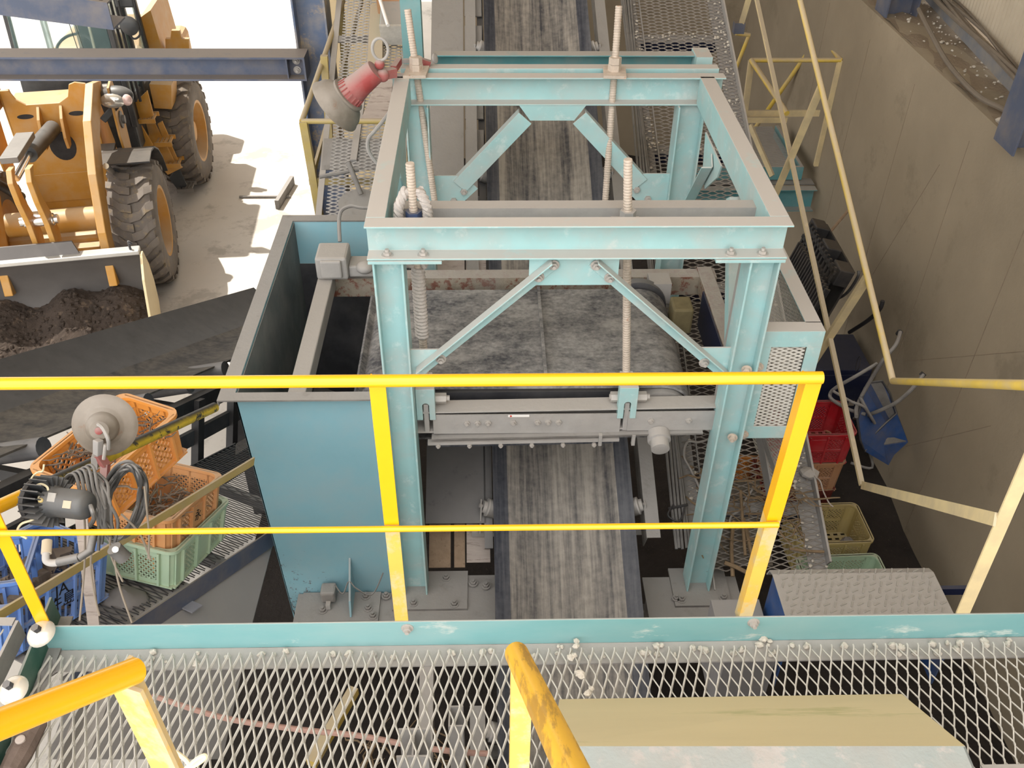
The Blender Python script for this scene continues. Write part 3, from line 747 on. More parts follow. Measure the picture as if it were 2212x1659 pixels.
# front face details on the channel
for x in (-.11, -.06, -.01, .11, .225, .275, .325, .765, .945):
    MB().bolt((x, 3.345, -.315 + .014 * (x + .95) / 2.1), -UYv, .012, .012).build('bolt', 'bolt_steel', mg)
for x0_, x1_ in ((.685, .72), (.985, 1.02)):
    MB().box(x0_, x1_, 3.337, 3.343, -.318, -.306).build('slot', 'blackish', mg)
_st = MB().box(.085, .185, 3.335, 3.3395, -.274, -.262).build('sticker', 'white_sticker', mg)
MB().lathe((.098, 3.335, -.268), -UYv, [(.005, 0), (.005, .0006)], 12).build('sticker_dot', 'red_dot', _st)
# face plates closing the front of the channel
MB().box(-.27, .62, 3.338, 3.344, -.378, -.262).build('front_plate', 'dusty_steel', mg)
MB().box(.655, 1.12, 3.336, 3.342, -.366, -.25).build('front_plate', 'dusty_steel', mg)
# scraper strips under it
MB().bar((-.3, 3.33, -.425), (.62, 3.33, -.41), .03, .014).build('scraper_strip', 'dusty_steel', mg)
MB().bar((-.28, 3.34, -.395), (1.02, 3.34, -.372), .05, .01).build('scraper_strip', 'dark_dusty_steel', mg)
MB().bar((-.27, 3.36, -.455), (.6, 3.36, -.44), .008, .05).build('scraper_rubber', 'belt_edge', mg)
for x in (-.25, -.1, .05, .2, .35, .5):
    MB().bolt((x, 3.32, -.435), -UYv, .009, .01, False).build('bolt', 'bolt_steel', mg)
for x in (.52, .68): MB().box(x, x + .016, 3.31, 3.33, -.44, -.375).build('clip', 'dusty_steel', mg)
c = V((.81, 3.3, -.40))
MB().lathe(c, (0, -1, -.25), [(.048, -.05), (.056, -.045), (.056, .0), (.045, .004), (.044, .05), (.03, .053)], 24).build('bearing_cap', 'dusty_steel', mg, True)
# belt round two rollers
ZC, RR, XA, XB = -.365, .165, -.50, .83
BY0, BY1 = 3.47, 4.33
prof = []
for k in range(17):
    a = -PI / 2 + PI * k / 16; prof.append((XB + RR * math.cos(a), ZC + RR * math.sin(a)))
for k in range(17):
    a = PI / 2 + PI * k / 16; prof.append((XA + RR * math.cos(a), ZC + RR * math.sin(a)))
mb = MB(); n = len(prof); inner = [(XB + (x - XB) * .93 if x > XB else (XA + (x - XA) * .93 if x < XA else x), ZC + (z - ZC) * .93) for x, z in prof]
ys = [BY0 + (BY1 - BY0) * i / 12 for i in range(13)]
for y in ys: mb.v += [(x, y, z) for x, z in prof]
for i in range(12): mb.f += [(i * n + j, i * n + (j + 1) % n, (i + 1) * n + (j + 1) % n, (i + 1) * n + j) for j in range(n)]
o = len(mb.v)
for y in (BY0, BY1): mb.v += [(x, y, z) for x, z in inner]
for j in range(n):
    k = (j + 1) % n
    mb.f += [(j, k, o + k, o + j), (12 * n + j, 12 * n + k, o + n + k, o + n + j), (o + j, o + k, o + n + k, o + n + j)]
mb.build('belt', 'magnet_belt', mg, True)
for x, z0 in ((.262, ZC + RR), (-.62, ZC + RR - .045)):
    if x > 0: MB().box(x, x + .016, BY0 + .01, BY1 - .01, z0 - .002, z0 + .026).build('cleat', 'magnet_belt', mg)
    else: MB().obox((x - .01, (BY0 + BY1) / 2, z0 + .0), (.75, 0, .66), UYv, (-.66, 0, .75), .016, BY1 - BY0 - .02, .05).build('cleat', 'magnet_belt', mg)
for x in (XA, XB):
    _rl = MB().lathe((x, BY0 - .03, ZC), UYv, [(.02, -.03), (.03, -.03), (.03, 0), (.13, 0), (.145, .01), (.145, BY1 - BY0 + .05), (.13, BY1 - BY0 + .06), (.03, BY1 - BY0 + .06), (.03, BY1 - BY0 + .12)], 32).build('roller', 'dark_dusty_steel', mg, True)
MB().lathe((XB, BY1 + .02, ZC + .02), UYv, [(.14, 0), (.168, .01), (.172, .05), (.14, .06), (.1, .062)], 32).build('roller_flange', 'dark_steel', _rl, True)
MB().box(-.35, .68, BY0 + .03, BY1 - .03, ZC - .12, ZC + .11).build('magnet_block', 'dark_steel', mg)
c = V((1.03, 4.2, -.25)); mb = MB().box(c.x - .04, c.x + .07, c.y - .08, c.y + .06, -.36, -.2)
mb.build('bearing_block', 'dull_block', mg, bevel=.012)
MB().box(.9, 1.02, 4.38, 4.5, -.33, -.2).build('mount', 'dusty_steel', mg)
# terminal box at the left rear corner with conduit
_tb = MB().box(-.955, -.78, 4.42, 4.6, -.19, -.05).build('terminal_box', 'dusty_steel', mg, bevel=.014)
MB().box(-.925, -.81, 4.4, 4.425, -.17, -.06).build('terminal_lid', 'dusty_steel', _tb, bevel=.01)
MB().box(-.78, -.6, 4.45, 4.57, -.19, -.12).build('terminal_base', 'dusty_steel', mg, bevel=.01)
MB().ball((-.69, 4.46, -.13), .05, 14, 8, (1, 1, .7)).build('gland', 'dusty_steel', mg, True)
pts = [V((-.84, 4.62, -.06)), V((-.84, 4.72, .06)), V((-.78, 4.74, .1)), V((-.7, 4.72, .1)), V((-.5, 4.72, .1))]
MB().tube(spline(pts), .011, 8).build('conduit', 'dark_dusty_steel', mg, True)
# hanging rods with threads, nuts, plates, forks
def rod(p, q, r=.0185, pitch=.013):
    p, q = V(p), V(q); d = q - p; L = d.length; k = int(L / pitch); prof = [(.001, 0)]
    for i in range(k): prof += [(r * .9, i * pitch), (r, i * pitch + pitch * .35), (r, i * pitch + pitch * .65)]
    prof += [(r * .9, L), (.001, L)]
    return MB().lathe(p, d, prof, 14)
rods = [((.555, 3.43, .985), (.645, 3.43, -.15)), ((-.31, 3.43, .97), (-.3, 3.43, -.15)), ((.685, 4.985, 1.12), (.66, 4.72, -.24)), ((-.412, 4.985, 1.1), (-.27, 4.72, -.24))]
for i, (p, q) in enumerate(rods):
    _rd = rod(p, q).build('hanging_rod', 'rod_steel', mg, True)
    p, q = V(p), V(q)
    if i >= 2:
        t_ = (p.z - ZT) / (p.z - q.z); c = p + (q - p) * t_
        MB().obox(c + V((0, -.01, .008)), V((1, -.08, 0)).normalized() if i == 2 else V((1, .02, 0)), V((.08, 1, 0)).normalized(), UZ, .12, .15, .016).build('square_plate', 'rod_steel', _rd)
        MB().tube([c + V((0, 0, .016)), c + V((0, 0, .05))], .036, 6).build('nut', 'rod_steel', _rd)
        MB().tube([c + V((0, 0, .05)), c + V((0, .002, .085))], .034, 6).build('nut', 'rod_steel', _rd)
    else:
        zc_ = .72; t_ = (p.z - zc_) / (p.z - q.z); c = p + (q - p) * t_
        MB().tube([c + V((0, 0, -.03)), c + V((0, 0, .04))], .034, 6).build('nut', 'dusty_steel' if i == 0 else 'blue_enamel', _rd)
        MB().box(c.x - .06, c.x + .06, 3.35, 3.52, .682, .69).build('square_plate', 'dusty_steel', _rd)
for x, yf in ((.645, 3.43), (-.3, 3.43)):
    sl = [V((x + .016 * math.cos(a), yf - .1, -.2 + .016 * math.sin(a))) for a in [PI * k / 8 for k in range(9)]]
    MB().prism([V((x - .044, yf - .1, -.1)), V((x - .044, yf - .1, -.285)), V((x - .016, yf - .1, -.285))] + sl[::-1] + [V((x + .016, yf - .1, -.285)), V((x + .044, yf - .1, -.285)), V((x + .044, yf - .1, -.1))], (0, .05, 0)).build('fork', 'teal_paint', mg, bevel=.002)
    MB().box(x - .03, x + .03, yf - .06, yf + .03, -.16, -.1).build('fork_head', 'teal_paint', mg)
    MB().box(x - .012, x + .012, yf - .09, yf + .0, -.37, -.2).build('lug', 'dusty_steel', mg, bevel=.004)
    _pn = MB().tube([(x - .08, yf - .04, -.2), (x + .11, yf - .04, -.2)], .014, 10).build('pin', 'bolt_steel', mg)
    MB().tube([(x - .075, yf - .04, -.2), (x - .03, yf - .04, -.2)], .026, 6).build('pin_head', 'bolt_steel', _pn)
    MB().tube([(x + .03, yf - .04, -.2), (x + .095, yf - .04, -.2)], .026, 6).build('pin_nut', 'bolt_steel', _pn)
# rope wound on the front left rod
t = thing('rope', 'thick white rope wound around the front left hanging rod', 'rope', (-.3, 3.43, .7))
def ropes(pts, r=.014):
    pts = spline(pts, 8); mb = MB(); k = len(pts)
    for s_ in range(3):
        q = []
        for i, p in enumerate(pts):
            d = (pts[min(i + 1, k - 1)] - pts[max(i - 1, 0)]).normalized(); _, u, w = frame_of(d, V((0, 1, .2)))
            a = 2 * PI * s_ / 3 + i * .9
            q.append(p + (u * math.cos(a) + w * math.sin(a)) * r * .55)
        mb.tube(q, r * .62, 6)
    return mb
for s_ in (-1, 1):
    x = -.308 + s_ * .055
    ropes([V((x - s_ * .03, 3.44, .85)), V((x, 3.42, .79)), V((x + s_ * .006, 3.41, .72)), V((x + s_ * .004, 3.42, .6)), V((x - s_ * .03, 3.43, .5))], .02).build('rope_loop', 'rope', t, True)
pts = [];
for k in range(170):
    a = k * .75; z = .5 - k * .0022; pts.append(V((-.305 + .022 * math.cos(a), 3.43 + .022 * math.sin(a), z)))
MB().tube(pts, .0105, 6).build('rope_winding', 'rope', t, True)

# ================================================================== CHUTE
ch = thing('discharge_chute', 'tall pale blue sheet steel chute left of the frame post', 'chute', (-.75, 3.8, -1.5))
CZ, CYF, CYB = -.075, 3.28, 4.9
CXL, CXR = -1.155, -.48
bz = -1.7
fl, fr_ = V((CXL, CYF, CZ)), V((CXR, CYF, CZ)); bl, br = V((CXL + .0, CYB, CZ)), V((CXR, CYB, CZ))
FLb, FRb, BLb, BRb = V((-1.105, CYF, bz)), V((CXR, CYF, bz)), V((-1.105, CYB - .3, bz)), V((CXR, CYB - .3, bz))
mid = lambda a, b, t_: a + (b - a) * t_
MB().prism([fl, fr_, FRb, V((-1.04, CYF, bz)), V((-1.105, CYF, bz + .07))], (0, .006, 0)).build('front_panel', 'chute_rusted', ch)
MB().prism([fl, bl, BLb, FLb], (.006, 0, 0)).build('left_panel', 'chute_paint', ch)
MB().prism([bl, br, BRb, BLb], (0, -.006, 0)).build('rear_panel', 'chute_paint', ch)
MB().prism([V((CXR, CYF, -.55)), V((CXR, CYB, -.55)), BRb, FRb], (-.006, 0, 0)).build('right_panel', 'chute_paint', ch)
MB().prism([V((-1.12, CYF + .01, -1.1)), V((CXR, CYF + .01, -1.45)), V((CXR, CYB - .25, -1.45)), V((-1.12, CYB - .25, -1.1))], (0, 0, -.006)).build('sloped_floor', 'dark_steel', ch)
mb = MB(); w_ = .065
mb.box(CXL - w_, CXR, CYF - w_ * .8, CYF + .006, CZ - .006, CZ + .002)
mb.box(CXL - w_, CXL + .006, CYF + .006, CYB - .01, CZ - .006, CZ + .002)
mb.box(CXL - w_, CXR, CYB - .01, CYB + .06, CZ - .006, CZ + .002)
mb.box(CXL - w_, CXL - w_ + .006, CYF - .052, CYB + .06, CZ - .03, CZ - .0061)
mb.build('rim', 'dark_dusty_steel', ch)
MB().prism([fl + V((.009, .01, -.01)), bl + V((.009, -.01, -.01)), BLb + V((.009, 0, 0)), FLb + V((.009, .01, 0))], (.004, 0, 0)).build('inner_shade_sheet', 'chute_inner', ch)  # added dark sheet, shade inside the chute and grime in its colour
MB().prism([mid(bl, BLb, .16) + V((.01, -.009, 0)), mid(br, BRb, .16) + V((0, -.009, 0)), BRb + V((0, -.009, 0)), BLb + V((.01, -.009, 0))], (0, -.004, 0)).build('inner_shade_sheet', 'dark_steel', ch)  # added dark sheet, shade low inside the chute put into its colour
MB().prism([V((-.75, CYF - .002, -1.19)), V((-.75, CYF - .002, -1.455)), V((-.75, CYF - .18, -1.455)), V((-.75, CYF - .15, -1.36))], (.01, 0, 0)).build('stiffener', 'chute_paint', ch)

# ================================================================== MESH GUARD on the right post
gd = thing('mesh_guard', 'teal framed drive guard with grey mesh panels bolted to the right post', 'guard', (1.35, 3.4, -.4))
gx0, gx1, gy0, gy1, gz0, gz1 = 1.2, 1.475, 3.3, 4.05, -.39, .235
fb = lambda a, b, c, d, e, f: MB().box(a, b, c, d, e, f)
mb = MB(); mb.box(gx0, gx1, gy0, gy0 + .006, gz1 - .085, gz1); mb.box(gx0, gx1, gy0, gy0 + .006, gz0, gz0 + .075)
mb.box(gx1 - .065, gx1, gy0, gy0 + .006, gz0 + .075, gz1 - .085); mb.box(gx0, gx0 + .05, gy0, gy0 + .006, gz0 + .075, gz1 - .085)
mb.build('front_frame', 'teal_paint', gd, bevel=.001)
mb = MB(); mb.box(gx0, gx1, gy0 + .006, gy0 + .075, gz1 - .006, gz1); mb.box(gx1 - .07, gx1, gy0 + .07, gy1 + .35, gz1 - .006, gz1); mb.box(gx1 - .006, gx1, gy0 + .006, gy1 + .35, gz1 - .07, gz1 - .006)
mb.build('top_frame', 'teal_paint', gd)
expanded(MB(), (gx0 + .05, gy0 + .01, gz0 + .07), (0, 0, 1), (1, 0, 0), gz1 - gz0 - .155, gx1 - gx0 - .11, .0195, .044, .0075, .0025, .002, .35).build('front_mesh', 'grate_steel', gd)
expanded(MB(), (gx1 - .012, gy0 + .01, gz0 - .48), (0, 0, 1), (0, 1, 0), gz1 - gz0 + .44, gy1 + .3 - gy0, .0195, .044, .0055, .002, .002, .35).build('side_mesh', 'grate_steel', gd)
mb = MB(); mb.box(gx1 - .025, gx1, gy0, gy0 + .006, gz0 - .5, gz0); mb.box(gx1 - .006, gx1, gy0, gy0 + .03, gz0 - .5, gz0)
mb.build('side_edge', 'teal_paint', gd)
MB().bar((gx1 - .015, gy0, gz0 - .53), (gx1 - .015, gy1 + .3, gz0 - .15), .012, .1).build('lower_bar', 'dusty_steel', gd)
MB().box(gx1 - .02, gx1 - .012, gy0 + .1, gy1 + .3, -.75, -.7).build('rail', 'dusty_steel', gd)
for z in (gz1 - .19, gz0 + .03): MB().bolt((gx0 + .01, gy0 - .002, z), (-.3, -1, 0), .013, .014).build('bolt', 'rod_steel', gd)
for z in (gz1 - .185, gz0 + .035): MB().bolt((gx0 - .05, gy0 - .03, z), (-.3, -1, 0), .013, .016).build('bolt', 'rod_steel', gd)

# ================================================================== MAIN CONVEYOR
cv = thing('belt_conveyor', 'long dusty rubber belt conveyor climbing through the teal frame', 'conveyor', (.38, 5, -1))
zb = lambda y: -1.30 + INC * (y - 3.0)
xc = lambda y: .40 - .0115 * (y - 3)
mb = MB(); Y0, Y1, ny = .4, 11.0, 40
pro = [(-.38, .0), (-.30, -.03), (-.22, -.062), (-.15, -.085), (-.08, -.092), (.08, -.092), (.15, -.085), (.22, -.062), (.30, -.03), (.38, .0)]
for j in range(ny + 1):
    y = Y0 + (Y1 - Y0) * j / ny
    mb.v += [(xc(y) + a, y, zb(y) + b) for a, b in pro] + [(xc(y) + a, y, zb(y) + b - .014) for a, b in pro]
n = len(pro)
for j in range(ny):
    for i in range(n - 1):
        a, b = j * 2 * n + i, (j + 1) * 2 * n + i
        mb.f += [(a, a + 1, b + 1, b), (a + n, b + n, b + n + 1, a + n + 1)]
    for i in (0, n - 1):
        a, b = j * 2 * n + i, (j + 1) * 2 * n + i; mb.f.append((a, b, b + n, a + n))
belt = mb.build('belt', ['belt_dusty', 'belt_edge'], cv, True)
for p in belt.data.polygons:
    if abs(p.center.x + .38 - xc(p.center.y + 5)) > .285: p.material_index = 1
d_inc = V((-.0115, 1, INC)).normalized(); n_inc = V((0, -INC, 1)).normalized()
def stringer(dx, off=-.03, y0=.5, y1=11, w=.075, h=.15, m='dark_dusty_steel', name='stringer', sgn=1):
    p, q = V((xc(y0) + dx, y0, zb(y0) + off)), V((xc(y1) + dx, y1, zb(y1) + off))
    return MB().sect(p, q, [(0, 0), (w * sgn, 0), (w * sgn, -.006), (.006 * sgn, -.006), (.006 * sgn, -h), (0, -h)], UX, n_inc).build(name, m, cv)
stringer(.44, y0=3.37); stringer(-.44, y0=4.4, sgn=-1); stringer(.44, y1=2.6); stringer(-.44, y1=2.6, sgn=-1)
def strip(dx0, dx1, y0, y1, off, m, name, th=.01):
    p0, p1 = V((xc(y0) + dx0, y0, zb(y0) + off)), V((xc(y0) + dx1, y0, zb(y0) + off)); q0, q1 = V((xc(y1) + dx0, y1, zb(y1) + off)), V((xc(y1) + dx1, y1, zb(y1) + off))
    return MB().prism([p0, p1, q1, q0], -n_inc * th).build(name, m, cv)
strip(-.76, -.53, 5.6, 10.2, -.06, 'dark_dusty_steel', 'deck_plate')
strip(-.76, -.53, 4.55, 5.5, -.08, 'pale_board', 'deck_plate')
strip(-.43, -.385, 3.37, 11, -.1, 'dark_steel', 'side_strip')
for y in (4.75, 5.65, 6.1, 6.55, 7.0): strip(-.52, -.395, y, y + .36, -.065, 'dark_dusty_steel' if y > 5 else 'pale_board', 'cross_plate')
strip(-.75, -.42, 3.5, 4.2, -.1, 'dark_steel', 'deck_plate')
strip(-.53, -.40, 3.4, 3.62, -.26, 'pale_board', 'cross_plate')
strip(-.6, -.54, 3.4, 3.75, -.3, 'wood', 'side_board')
strip(-.74, -.62, 3.4, 3.9, -.3, 'wood', 'side_board')
def idler(y):
    z = zb(y); x = xc(y)
    for s_ in (-1, 1):
        p, q = V((x + s_ * .13, y, z - .165)), V((x + s_ * .41, y, z - .055))
        _ir = MB().cyl(p, q, .05, 18).build('idler_roller', 'dark_dusty_steel', cv, True)
        d = (q - p).normalized(); c = q + d * .012
        MB().lathe(q, d, [(.05, 0), (.05, .008), (.035, .012), (.034, .03), (.012, .032), (.012, .05)], 18).build('idler_end', 'dusty_steel', _ir, True)
        MB().prism([c + V((s_ * .02, -.03, .03)), c + V((s_ * .02, .03, .03)), c + V((s_ * .03, .05, -.16)), c + V((s_ * .03, -.05, -.16))], (s_ * .008, 0, 0)).build('idler_bracket', 'dusty_steel', cv)
    MB().cyl(V((x - .13, y, z - .165)), V((x + .13, y, z - .165)), .05, 18).build('idler_roller', 'dark_dusty_steel', cv, True)
    MB().bar(V((x - .5, y, z - .24)), V((x + .5, y, z - .24)), .06, .03).build('idler_beam', 'dusty_steel', cv)
for y in (1.45, 2.5, 3.55, 4.6, 5.65, 6.7): idler(y)
MB().box(-.08, .86, 2.35, 2.41, -2.6, -1.78).build('cross_frame', 'dark_dusty_steel', cv)
for x, y in ((-.33, 1.75), (-.12, 1.75), (-.33, 2.3), (1.12, 1.9)):
    MB().sect(V((x, y, PZ)), V((x, y, zb(y) - .3)), cpoly(.09, .05, .006), UX, UYv).build('leg', 'dusty_steel', cv)
stringer(-.7, -.12, .5, 2.9, .07, .12, 'dusty_steel', 'stringer', -1)

# ================================================================== RIGHT WALKWAY
wk = thing('walkway', 'dust covered expanded metal walkway climbing on the right of the belt', 'walkway', (1.45, 5, zi(5)))
wx0, wx1 = (lambda y: 1.12 - .012 * (y - 4)), (lambda y: 1.83 - .014 * (y - 4))
up_d = V((-.012, 1, INC)).normalized()
yA, yB = 3.31, 10.5
def wstrip(fa, fb_, y0, y1, off, m, name, th=.006):
    return MB().prism([V((fa(y0), y0, zi(y0, off))), V((fb_(y0), y0, zi(y0, off))), V((fb_(y1), y1, zi(y1, off))), V((fa(y1), y1, zi(y1, off)))], -n_inc * th).build(name, m, wk)
g = MB(); expanded(g, V((wx1(yA), yA, zi(yA, .004))), up_d, V((-1, 0, 0)), (yB - yA) * 1.09, .73, .034, .1016, .006, .003, .004, .5)
g.build('grating', 'grate_dusty', wk)
wstrip(lambda y: wx1(y) - .1, wx1, yA, yB, -.005, 'dark_dusty_steel', 'edge_angle')
wstrip(wx1, lambda y: wx1(y) + .012, yA, yB, .06, 'dusty_steel', 'toe_edge', .1)
wstrip(lambda y: wx0(y) - .02, lambda y: wx0(y) + .05, yA, yB, -.005, 'dark_dusty_steel', 'edge_angle')
wstrip(wx0, lambda y: wx0(y) + .42, 3.34, 3.8, -.016, 'walk_dirt', 'dust_cake')
for y in (3.6, 4.95, 5.98, 6.95, 8.0): 
    wstrip(wx0, wx1, y, y + .07, -.012, 'dark_dusty_steel', 'cross_angle')
    wstrip(wx0, wx1, y - .004, y + .002, -.012, 'navy', 'cross_web', .09)
wstrip(lambda y: wx0(y) + .07, lambda y: wx0(y) + .078, 3.2, 7.5, .02, 'dark_dusty_steel', 'edge_wire', .012)
mb = MB()
for k in range(500):
    y = random.uniform(3.3, 7.8)
    x = wx1(y) - .11 * random.random() if random.random() < .55 else (wx0(y) + .06 * random.random())
    if k % 4 == 0: y = random.choice((5.98, 6.95, 4.95)) + random.random() * .07; x = random.uniform(wx0(y), wx1(y))
    mb.rock((x, y, zi(y, .012)), random.uniform(.004, .012))
single(mb, 'gravel', 'stone', 'pale crumbs of stone caught on the right walkway edges', 'gravel', (1.5, 5.5, zi(5.5)), kind='stuff')
mb = MB().rock(AP(1748, 1022, .03), .045); single(mb, 'stone', 'dusty_steel', 'flat pale lump lying on the right walkway edge beside the yellow post', 'stone', tuple(AP(1748, 1022, .02)))
t = thing('cable_bundle', 'bundle of dark cables tied along the inner edge of the right walkway', 'cables', (1.04, 3.7, zi(3.7)))
for k in range(5):
    pts = [V((1.02 + .016 * k + .006 * math.sin(3 * y + k), y, zi(y, .03 + .008 * (k % 2)))) for y in [3.4 + .2 * i for i in range(22)]]
    MB().tube(pts, .009, 7).build('cable', 'cable_black', t, True)
MB().tube([V((.99, 3.6, zi(3.6, .05))), V((1.1, 3.62, zi(3.6, .06)))], .008, 6).build('tie', 'blackish', t)
MB().tube(spline([V((1.02, 3.62, zi(3.62, .05))), V((.98, 3.55, zi(3.55, .07))), V((1.04, 3.52, zi(3.5, .08))), V((1.08, 3.6, zi(3.6, .06)))], 6), .006, 6).build('tie', 'blackish', t)
# fallen roots and twigs
rs = random.Random(11)
def twig(mb, p, L, a, tl, r):
    d = V((math.cos(a), math.sin(a), tl)); pts = [p + d * L * i / 5 + V((rs.uniform(-1, 1), rs.uniform(-1, 1), rs.uniform(-.5, .5))) * L * .06 for i in range(6)]
    mb.tube(pts, r, 5, taper=[1, .95, .9, .8, .7, .5])
mb = MB()
for k in range(60):
    y = rs.uniform(3.42, 3.85); x = rs.uniform(1.15, 1.75)
    twig(mb, V((x, y, zi(y, .03 + .05 * rs.random()))), rs.uniform(.1, .3), rs.uniform(0, 6.3), rs.uniform(-.1, .3), rs.uniform(.003, .008))
single(mb, 'twig_litter', 'twig', 'litter of dry roots and straw lying at the lower end of the right walkway', 'twigs', (1.45, 3.4, zi(3.4)), kind='stuff')
for i, (pp, r) in enumerate(((((1585, 1125), (1580, 1180), (1583, 1245)), .011), (((1605, 1120), (1622, 1190), (1640, 1240)), .012), (((1565, 1215), (1590, 1225), (1620, 1240)), .012), (((1705, 1185), (1740, 1190), (1780, 1192)), .008), (((1600, 1060), (1605, 1140), (1610, 1200)), .009))):
    pts = [AP(u_, v_, .05 + .012 * i) for u_, v_ in pp]
    single(MB().tube(spline(pts, 4), r, 7), 'stick', 'twig', ['thin dry stick lying left of the other sticks on the right walkway', 'thick straight dry stick on the right walkway behind the near twigs', 'short thick dry root piece lying across the twig litter', 'pale dry stick lying crosswise near the outer walkway edge', 'long thin dry stick resting over the twig litter beside the teal post'][i], 'stick', tuple(pts[0]), smooth=True)
t = thing('bent_wire', 'bent dusty wire loops lying on the right walkway behind the teal post', 'wire', AP(1500, 940, .03))
MB().tube(spline([AP(u_, v_, .03) for u_, v_ in ((1460, 940), (1500, 925), (1530, 930), (1535, 945), (1510, 955), (1485, 955), (1478, 985), (1490, 1010), (1505, 1040), (1513, 1060))], 6), .007, 6).build('loop', 'dusty_steel', t, True)
MB().tube(spline([AP(u_, v_, .03) for u_, v_ in ((1625, 1058), (1610, 1080), (1600, 1100), (1580, 1115), (1576, 1130))], 6), .006, 6).build('loop', 'dusty_steel', t, True)
t = thing('bent_wire', 'thin pale wire curling over the outer edge of the right walkway', 'wire', AP(1760, 1030, .06))
MB().tube(spline([AP(u_, v_, .07) for u_, v_ in ((1760, 1028), (1772, 1040), (1778, 1060), (1790, 1085), (1800, 1095))], 6), .004, 6).build('loop', 'pale_board', t, True)

# checker plate step box below the toe board
bx = thing('checker_plate_step', 'bent checker plate step with blue sides below the toe board on the right', 'step', (1.6, 2.3, -1.0))
z = -.62
P = [V((1.245, 2.72, z - .02)), V((1.955, 2.72, z - .02)), V((1.955, 2.66, z)), V((1.245, 2.66, z))]
mb = MB(); mb.box(1.24, 1.96, 2.36, 2.66, z - .006, z); mb.prism([V((1.24, 2.66, z)), V((1.24, 2.70, z - .02)), V((1.24, 2.72, z - .07)), V((1.24, 2.714, z - .07)), V((1.24, 2.695, z - .025)), V((1.24, 2.66, z - .006))], (.72, 0, 0))
mb.build('top_plate', 'dusty_steel', bx, bevel=.001)
mb = MB()
for j in range(9):
    for i in range(19):
        x, y = 1.27 + i * .036 + (.018 if j % 2 else 0), 2.38 + j * .036
        if x > 1.94 or y > 2.68: continue
        d = V((1, .45, 0)).normalized() if (i + j) % 2 else V((.45, 1, 0)).normalized()
        mb.obox((x, y, z + .0012), d, UZ.cross(d), UZ, .03, .006, .005)
mb.build('tread_pattern', 'galvanized', bx)
MB().box(1.245, 1.251, 2.36, 2.66, z - .4, z - .006).build('side_panel', 'blue_enamel', bx)
MB().box(1.95, 1.956, 2.36, 2.66, z - .4, z - .006).build('side_panel', 'blue_enamel', bx)
MB().box(1.251, 1.95, 2.655, 2.661, z - .4, z - .03).build('back_panel', 'blue_enamel', bx)
MB().box(1.96, 2.09, 2.58, 2.6, z - .06, z - .02).build('bracket', 'navy', bx)
MB().box(1.0, 1.22, 2.36, 2.68, z - .6, z - .2).build('side_box', 'grey_plate', bx)

# ================================================================== FAR LANDING BY THE WALL
ld = thing('stair_landing', 'distant mesh landing with teal beams beside the concrete wall', 'landing', (2.65, 8.2, -1.3))
y0 = 8.1; za = AY(1765, 360, y0).z
lx0, lx1 = 2.2, WX - .03
expanded(MB(), (lx0, y0 + .0, za), (0, 1, 0), (1, 0, 0), .95, lx1 - lx0 - .15, .034, .1016, .008, .004, .003, .5).build('grating', 'dusty_steel', ld)
MB().box(lx0 - .3, lx1 - .14, y0 - .03, y0, za - .12, za + .01).build('edge_beam', 'teal_deep', ld)
MB().box(lx1 - .14, lx1 - .11, y0 - .03, y0 + .95, za - .12, za + .01).build('edge_beam', 'teal_deep', ld)
chan(V((lx0 - .4, y0 - .12, za - .36)), V((lx1, y0 - .12, za - .36)), -UYv, .22, .09).build('girder', 'teal_deep', ld)
MB().box(lx0 - .4, lx1, y0 - .1, y0 + .02, za - .14, za - .13).build('ledge_plate', 'dark_dusty_steel', ld)
rlm = thing('landing_rail', 'dusty yellow rails boxed around the distant landing by the wall', 'railing', (2.65, 8.2, za))
def T(pts, r, name='handrail', m='yellow_dusty'): return MB().tube(pts, r, 10).build(name, m, rlm, True)
ztop = AY(1815, 130, y0).z
c1, c2, c3, c4 = AY(1623, 130, y0), AY(1816, 130, y0), AY(1772, 75, y0 + .9), AY(1700, 245, 7.2)
T([c1, c2], .02); T([c2, c3], .02); T([c1, c4], .022); T([c3, AY(1625, 285, 9.6)], .022)
T([AY(1590, 72, 9.2), AY(1620, 76, 9.2)], .02); T([AY(1617, 78, 9.2), AY(1585, 160, 9.2)], .018)
for a, b in ((c1, AY(1608, 250, y0)), (c2, AY(1763, 358, y0)), (c3 + V((.02, 0, 0)), AY(1745, 200, y0 + .9))):
    MB().bar(a, b, .05, .03, UYv).build('post', 'cream_bar', rlm)
MB().bar(AY(1612, 245, y0), AY(1770, 244, y0), .02, .06).build('mid_bar', 'cream_bar', rlm)
MB().bar(AY(1612, 259, y0 - .1), AY(1700, 259, y0 - .1), .02, .05).build('mid_bar', 'cream_bar', rlm)
MB().bar(AY(1620, 270, y0 - .2), AY(1668, 380, y0 - .5), .02, .05).build('mid_bar', 'cream_bar', rlm)

